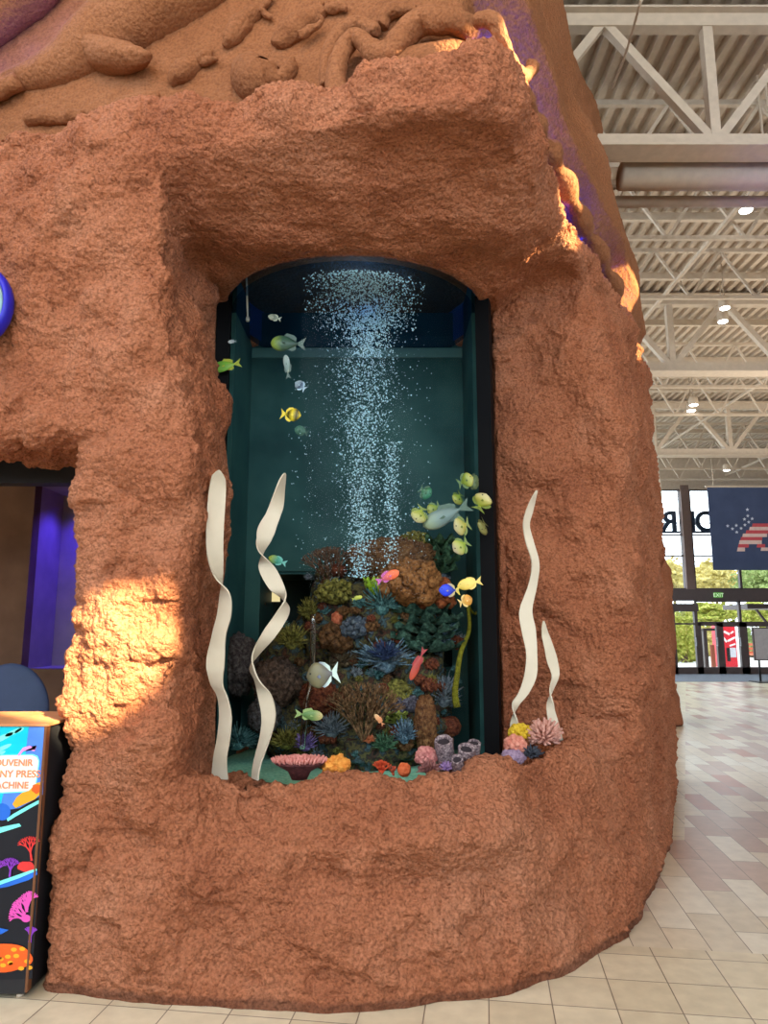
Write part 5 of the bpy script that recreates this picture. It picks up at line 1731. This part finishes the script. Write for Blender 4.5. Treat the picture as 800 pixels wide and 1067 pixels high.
m = MB(); m.box((X(697, 632), WY - .03, Z(637)), (X(727, 632), WY + .15, Z(629))); structure('beam_2', m, M_FRAME)
# sign letters outside the glass, read from behind
M_SIGN = plain('sign_dark', (0.03, 0.05, 0.09, 1), rough=.5)
for ch, u, v, lb in (('R', 697.5, 553.5, 'reversed dark sign letter seen through the window next to the rock'), ('I', 722, 553.5, 'dark upright sign letter behind the window post'), ('O', 736.5, 553.5, 'big round dark sign letter beside the banner')):
    p = at(u, v, WY + .45)
    s = mpp(p)
    o = text_obj('sign_letter', ch, p, 30 * s, M_SIGN, None, mirror=True, depth=.05, align='CENTER', bold=.02)
    tag(o, lb, 'sign letter', 'sign letters on the outside of the glass wall')
m = MB(); a, b = at(660, 554.5, WY + .5), at(775, 554.5, WY + .5); m.bar(a, b, .07); m.bar(a + np.array([0, 0, .33]), b + np.array([0, 0, .33]), .03)
tag(m.obj('sign_rail', M_SIGN), 'dark rail under the reversed sign letters', 'rail')
# exit sign
p = at(748, 620, WY - .12); s = mpp(p)
ex = empty('exit_sign', p, 'small green exit sign on the dark beam above the doors', 'sign')
m = MB(); m.box((p[0] - 4.6 * s, p[1] - .03, p[2] - 2.8 * s), (p[0] + 4.6 * s, p[1] + .03, p[2] + 2.8 * s), bev=.01); SBX = m.obj('sign_box', emit('exit_green', lin(95, 160, 70), .8), ex)
text_obj('lettering', 'EXIT', p + np.array([0, -.032, -1.9 * s]), 5.4 * s, emit('exit_words', (.75, 1, .65, 1), 1.0), SBX, align='CENTER')
# banner with the star
BY = 22.0
def bp_(u, v, d=0): return at(u, v, BY - d)
bn = empty('banner', bp_(790, 508), 'large dark blue banner with a star of stars and stripes, hanging from the ceiling', 'banner')
m = MB(); a, b = bp_(743, 594), bp_(872, 508)
G = 14
V = []
for side in (0, 1):
    for i in range(G + 1):
        for j in range(7):
            V.append((a[0] + (b[0] - a[0]) * i / G, BY + .03 * math.sin(i * .9) * 0 + side * .012, a[2] + (b[2] - a[2]) * j / 6))
Fc = [(i * 7 + j, (i + 1) * 7 + j, (i + 1) * 7 + j + 1, i * 7 + j + 1) for i in range(G) for j in range(6)]
o7 = 7 * (G + 1)
Fc += [tuple(x + o7 for x in reversed(f)) for f in Fc]
Fc += [(i * 7, i * 7 + o7, (i + 1) * 7 + o7, (i + 1) * 7) for i in range(G)] + [(i * 7 + 6, (i + 1) * 7 + 6, (i + 1) * 7 + 6 + o7, i * 7 + 6 + o7) for i in range(G)]
Fc += [(j, j + 1, j + 1 + o7, j + o7) for j in range(6)] + [(G * 7 + j, G * 7 + j + o7, G * 7 + j + 1 + o7, G * 7 + j + 1) for j in range(6)]
m.add(V, Fc); m.obj('cloth', noisy('banner_navy', [lin(52, 66, 98), lin(62, 76, 108)], scale=2, rough=.7), bn)  # cloth colour lightened to carry the window flare
m = MB(); m.bar((a[0] - .05, BY, b[2] + .03), (b[0] + .05, BY, b[2] + .03), .05); m.obj('rod', M_STEEL, bn)
for xx in (a[0] + .2, b[0] - .2):
    m = MB(); m.bar((xx, BY, b[2]), (xx, BY, 7.6), .015); m.obj('cable', M_STEEL, bn)
# the emblem: five-pointed star, dots for stars on its left arms, bands on the right, a notch below
m = MB()
rows = [(545.5, 549, 784, 812, 1), (549, 552.5, 781, 812, 0), (552.5, 556, 777.5, 811, 1), (556, 559.5, 774, 799, 0), (559.5, 563, 772, 794, 1), (563, 567, 770.5, 793.5, 0), (567, 570.5, 769.5, 780, 1), (570.5, 574.5, 768.5, 776, 0),
        (567, 570.5, 789, 797, 1), (570.5, 574, 793, 800, 0)]
for v0, v1, u0, u1, c_ in rows:
    m.prism([bp_(u0 + (v1 - v0) * -.2, v1, .004), bp_(u1, v1, .004), bp_(u1, v0, .004), bp_(u0, v0, .004)], (0, .003, 0), c_)
def star(u, v, r, mi, lay=.004):
    m.prism([bp_(u + r * (1 if q % 2 == 0 else .45) * math.sin(PI * q / 5), v - r * (1 if q % 2 == 0 else .45) * math.cos(PI * q / 5), lay) for q in range(10)], (0, .003, 0), mi)
for u, v in ((778.5, 531), (779, 537.5), (775.5, 541), (783.5, 540.5), (780, 544), (758, 548), (763, 551), (767, 547.5), (772, 550.5), (776, 547), (767.5, 554.5)):
    star(u, v, 1.9, 2)
m.obj('emblem', [plain('emblem_cream', lin(215, 190, 185)), plain('emblem_red', lin(190, 75, 85)), plain('emblem_white', lin(200, 210, 230))], bn)
# notice stand at the right edge
p = on_z(797, 711, 0)
ss = empty('notice_stand', p, 'grey notice board on a black floor stand at the right picture edge', 'sign stand')
a, b = at(787, 687, p[1]), at(818, 655, p[1])
m = MB(); m.box((a[0], p[1] - .02, a[2]), (b[0], p[1] + .02, b[2]), bev=.01); m.obj('board', plain('board_grey', lin(165, 165, 170), rough=.4), ss)
m = MB(); e = .035
m.box((a[0] - e, p[1] - .03, a[2] - e), (a[0], p[1] + .03, b[2] + e)); m.box((b[0], p[1] - .03, a[2] - e), (b[0] + e, p[1] + .03, b[2] + e)); m.box((a[0], p[1] - .03, b[2]), (b[0], p[1] + .03, b[2] + e)); m.box((a[0], p[1] - .03, a[2] - e), (b[0], p[1] + .03, a[2]))
m.obj('board_frame', M_FRAME, ss)
for f in (.12, .5):
    x = a[0] + (b[0] - a[0]) * f
    m = MB(); m.tube([(x, p[1] + .03, a[2] + .25), (x, p[1] + .03, .02)], .03, 8); m.obj('post', M_BLACK, ss, True)
m = MB(); m.box((a[0] - .1, p[1] - .3, 0), (b[0] + .05, p[1] + .32, .03), bev=.01); m.obj('base', M_BLACK, ss)
# entrance mat
q0, q1 = on_z(690, 710.5, 0), on_z(800, 710.5, 0)
m = MB(); m.box((q0[0] - 2, q0[1], 0.0), (q1[0] + 3, WY - .1, .012), bev=.004)
tag(m.obj('entrance_mat', noisy('mat_grey', [lin(105, 112, 125), lin(130, 138, 150)], scale=40, rough=.9)), 'long grey mat in front of the glass doors', 'mat')

# ------------------------------------------------------------------ OUTSIDE
m = MB(); m.box((-20, WY + .25, -.15), (70, 90, -.02)); structure('ground_outside', m, noisy('pavement', [lin(190, 190, 185), lin(214, 212, 205)], scale=2, rough=.9))
m = MB(); m.box((8.5, 31, -.05), (12.2, 36, .0)); tag(m.obj('lawn', noisy('lawn_green', [lin(120, 160, 70), lin(160, 190, 95)], scale=20, rough=.9)), 'strip of grass outside the left door', 'lawn', kind='stuff')
LEAF = [noisy('foliage_%d' % i, c, scale=9, rough=.8, bump=1.0, bscale=25, bdist=.2) for i, c in enumerate((
    [lin(120, 140, 40), lin(190, 195, 80), lin(230, 220, 130)], [lin(110, 140, 75), lin(170, 190, 110), lin(215, 222, 160)], [lin(190, 165, 80), lin(226, 205, 120), lin(240, 226, 165)]))]
M_BARK = noisy('bark', [lin(80, 62, 50), lin(120, 98, 80)], scale=12, rough=.9)
def tree(name, u, v, Y, wpx, hpx, mi, label, seed):
    c = at(u, v, Y); s = mpp(c)
    r = empty(name, (c[0], c[1], 0), label, 'tree', 'trees outside the glass wall')
    rr = random.Random(seed)
    m = MB()
    for i in range(9):
        d = np.array([rr.uniform(-.55, .55) * wpx * s, rr.uniform(-.4, .4) * wpx * s, rr.uniform(-.55, .55) * hpx * s])
        V, Fc = blob(c + d, np.array([wpx, wpx, hpx]) * s * rr.uniform(.35, .55), seed + i, .35, 2.5, 3, .6, 5)
        m.add(V, Fc)
    # loose leaf sprays
    for i in range(260):
        z = rr.uniform(-1, 1); a = rr.uniform(0, 2 * PI); q = math.sqrt(1 - z * z)
        p = c + np.array([q * math.cos(a) * wpx, q * math.sin(a) * wpx, z * hpx]) * s * rr.uniform(.75, 1.1)
        w = np.array([rr.uniform(-1, 1), rr.uniform(-1, 1), rr.uniform(-1, 1)]) * 2.2 * s
        w2 = np.array([rr.uniform(-1, 1), rr.uniform(-1, 1), rr.uniform(-1, 1)]) * 2.2 * s
        m.add([p - w, p + w2, p + w, p - w2], [(0, 1, 2, 3)])
    m.obj('crown', LEAF[mi], r)
    m = MB(); m.tube(smooth_path([(c[0], c[1], -.02), (c[0] + .1, c[1], c[2] * .5), c], 4), [.16, .15, .13, .12, .1, .09, .08, .07, .06][:9], 8); m.obj('trunk', M_BARK, r, True)
tree('yellowing_tree', 700, 602, 40, 22, 20, 2, 'golden tree seen through the window next to the rock', 1)
tree('leafy_tree', 744, 604, 44, 28, 22, 2, 'pale golden tree behind the window under the banner', 2)
tree('leafy_tree', 788, 606, 40, 24, 18, 1, 'pale green tree in the window at the right picture edge', 3)
tree('leafy_tree', 745, 640, 36, 26, 12, 0, 'bright yellow-green tree filling the pane above the double doors', 4)
tree('leafy_tree', 790, 640, 38, 18, 12, 0, 'yellow-green tree in the upper right pane above the doors', 5)
tree('leafy_bush', 711, 662, 34, 18, 32, 0, 'tall yellow-green bush behind the single left door', 6)
tree('leafy_bush', 737, 668, 42, 14, 26, 2, 'golden bush behind the left half of the double doors', 7)
tree('leafy_bush', 782, 668, 40, 9, 14, 1, 'dark green bush behind the right-hand door', 8)
# red vending machine
vm = at(760, 690, 30.0); s = mpp(vm); x0, x1 = at(751.5, 680, 30)[0], at(768.5, 680, 30)[0]
z0, z1 = -.02, at(760, 652, 30)[2]
vr = empty('vending_machine', ((x0 + x1) / 2, 30.4, 0), 'red vending machine standing outside the double doors', 'vending machine')
m = MB(); m.box((x0, 30.0, z0), (x1, 30.8, z1), bev=.04); m.obj('body', plain('vending_red', lin(222, 45, 60), rough=.35), vr)
m = MB()
for (u0, v0), (u1, v1), t in (((754, 658), (760, 661), 2.2), ((753, 664), (757, 669), 2.0), ((758, 668), (766, 664), 2.0), ((760, 673), (766, 671), 1.6), ((761, 660), (764, 658), 1.6)):
    a, b = at(u0, v0, 29.985), at(u1, v1, 29.985)
    m.bar(a, b, .02, t * s)
m.obj('front_marks', plain('vending_white', lin(245, 235, 235)), vr)
m = MB(); a, b = at(760.5, 685, 29.98), at(766.5, 675, 29.98); m.box((a[0], 29.97, a[2]), (b[0], 30.0, b[2]), bev=.01); m.obj('dispenser', plain('vending_pale', lin(205, 205, 215)), vr)
m = MB(); a, b = at(758, 689, 29.98), at(760, 675, 29.98); m.box((a[0], 29.96, a[2]), (b[0], 30.0, b[2])); m.obj('coin_panel', M_BLACK, vr)
# open door leaf / brown frame and railing outside
p0 = at(735.5, 686, 27.5); p1 = at(747, 656, 27.5)
sf = empty('display_frame', ((p0[0] + p1[0]) / 2, 27.5, 0), 'dark brown upright frame standing outside the left double door', 'frame')
m = MB(); m.bar((p0[0], 27.5, -.02), (p0[0], 27.5, p1[2]), .14); m.obj('post', M_FRAME, sf)
m = MB(); m.bar((p1[0], 27.5, -.02), (p1[0], 27.5, p1[2]), .08); m.obj('post', M_FRAME, sf)
m = MB(); m.bar((p0[0] - .07, 27.5, p1[2]), (p1[0], 27.5, p1[2]), .1); m.obj('crossbar', M_FRAME, sf)
a, b = at(741, 690, 27.4), at(744, 672, 27.4)
m = MB(); m.box((a[0], 27.36, -.02), (b[0], 27.44, b[2]), bev=.01)
tag(m.obj('wooden_post', plain('post_rust', lin(190, 110, 85))), 'rust-red post inside the dark brown upright frame', 'post')
p0 = at(779, 690, 32)
bn2 = empty('park_bench', (p0[0] + .5, 32, 0), 'orange-brown slatted bench behind the right-hand door', 'bench')
for i, zz in enumerate((.45, .62, .8)):
    m = MB(); m.box((p0[0], 32 + i * .05, zz), (p0[0] + 1.6, 32.04 + i * .05, zz + .11)); m.obj('slat', plain('bench_wood', lin(200, 115, 85)), bn2)
for xx in (.1, 1.45):
    m = MB(); m.bar((p0[0] + xx, 32.1, -.02), (p0[0] + xx, 32.1, .9), .07); m.obj('leg', M_FRAME, bn2)
m = MB(); m.box((p0[0], 31.6, .40), (p0[0] + 1.6, 32.05, .45)); m.obj('seat', plain('bench_wood', lin(200, 115, 85)), bn2)
# awning with a slanted strut
p0, p1, p2 = at(755, 627, 27.0), at(800, 634, 27.0), at(776, 627.5, 27.0)
aw = empty('entrance_awning', (p1[0], 26.3, p1[2]), 'dark slanting awning over the doors outside', 'awning')
m = MB(); m.box((p0[0], 25.35, p1[2] - .05), (p1[0] + 3, 27.2, p1[2] + .12)); m.obj('canopy', M_FRAME, aw)
a, b = at(786, 633, 26.8), at(798, 648, 26.8)
m = MB(); m.bar(a, b, .07); m.obj('strut', M_FRAME, aw)

# ------------------------------------------------------------------ LIGHT
# sun through the mall's windows: narrow warm shafts
lamp('SPOT', 'sun_shaft', (5.2, -4.5, 6.0), tuple(at(104, 688, 3.35)), 60000, (1.0, 0.80, 0.45), spot_size=math.radians(3.1), spot_blend=.5, shadow_soft_size=.04)
lamp('SPOT', 'sun_shaft', (9.0, 2.0, 6.6), tuple(at(535, 55, 3.05)), 42000, (1.0, 0.76, 0.42), spot_size=math.radians(2.3), spot_blend=.3, shadow_soft_size=.03)
lamp('SPOT', 'sun_shaft', (8.0, 3.4, 7.0), (1.22, 4.1, 4.2), 24000, (1.0, 0.72, 0.34), spot_size=math.radians(4.2), spot_blend=.3, shadow_soft_size=.03)
lamp('SPOT', 'sun_shaft', (10.0, 6.0, 5.8), tuple(at(668, 325, 6.2)), 20000, (1.0, 0.68, 0.30), spot_size=math.radians(7), spot_blend=.3, shadow_soft_size=.03)
for q in ((0.74, 3.62, 4.6), (0.95, 4.10, 4.36), (1.37, 4.92, 4.36), (1.80, 5.75, 4.36), (2.17, 6.5, 4.36)):
    lamp('POINT', 'blue_lamp', q, None, 18, (0.02, 0.04, 1.0), shadow_soft_size=.03)
for q in (up_point(-12, 60, .16), up_point(22, 40, .16), up_point(62, 14, .16), up_point(105, -14, .16)):
    lamp('POINT', 'blue_lamp', q, None, 1.0, (0.05, 0.06, 1.0), shadow_soft_size=.12)

# unseen walls added behind and beside the camera to hold back sky light
M_BLOCKER = noisy('blocker_paint', [lin(150, 135, 118), lin(170, 155, 135)], scale=2, rough=.9)
m = MB(); m.box((-9.2, -7.2, 0), (26, -7, 2.5)); structure('blocker_wall_back', m, M_BLOCKER)
m = MB(); m.box((-9.2, -7, 0), (-9, 4, 7.0)); structure('blocker_wall_left', m, M_BLOCKER)
m = MB(); m.box((24, -7, 0), (24.2, 25, 7.7)); structure('blocker_wall_right', m, M_BLOCKER)
# added fill light out of frame at right, brightens the ceiling
lamp('AREA', 'ceiling_fill', (13.5, 12, 3.2), (13.0, 12, 10), 750, (1.0, .90, .76), shape='RECTANGLE', size=5, size_y=14)

# added warm fill above and behind the camera for the upper rock
lamp('AREA', 'warm_fill', (-0.6, -0.9, 7.45), (-0.6, 3.2, 3.2), 140, (1.0, .74, .44), shape='RECTANGLE', size=3, size_y=.6)
# ------------------------------------------------------------------ camera, world
cam = bpy.data.cameras.new('camera')
co = bpy.data.objects.new('camera', cam)
COL.objects.link(co)
co.location = (0, 0, CAMH)
co.rotation_euler = (PI / 2 + PITCH, 0, 0)
cam.sensor_fit = 'HORIZONTAL'
cam.sensor_width = 36
cam.lens = F / 800 * 36
cam.clip_end = 300
SC.camera = co
w = bpy.data.worlds.new('world')
SC.world = w
w.use_nodes = True
bg = w.node_tree.nodes['Background']
bg.inputs[0].default_value = (0.80, 0.91, 1.0, 1)
bg.inputs[1].default_value = 4.4
SC.view_settings.view_transform = 'Standard'
SC.view_settings.look = 'None'
SC.view_settings.gamma = 1.0
SC.view_settings.use_curve_mapping = False
SC.view_settings.exposure = 0.0
SC.cycles.use_denoising = True
SC.cycles.max_bounces = 8
SC.cycles.diffuse_bounces = 4
SC.cycles.transparent_max_bounces = 24
SC.cycles.caustics_reflective = False
SC.cycles.caustics_refractive = False
SC.cycles.sample_clamp_indirect = 6.0
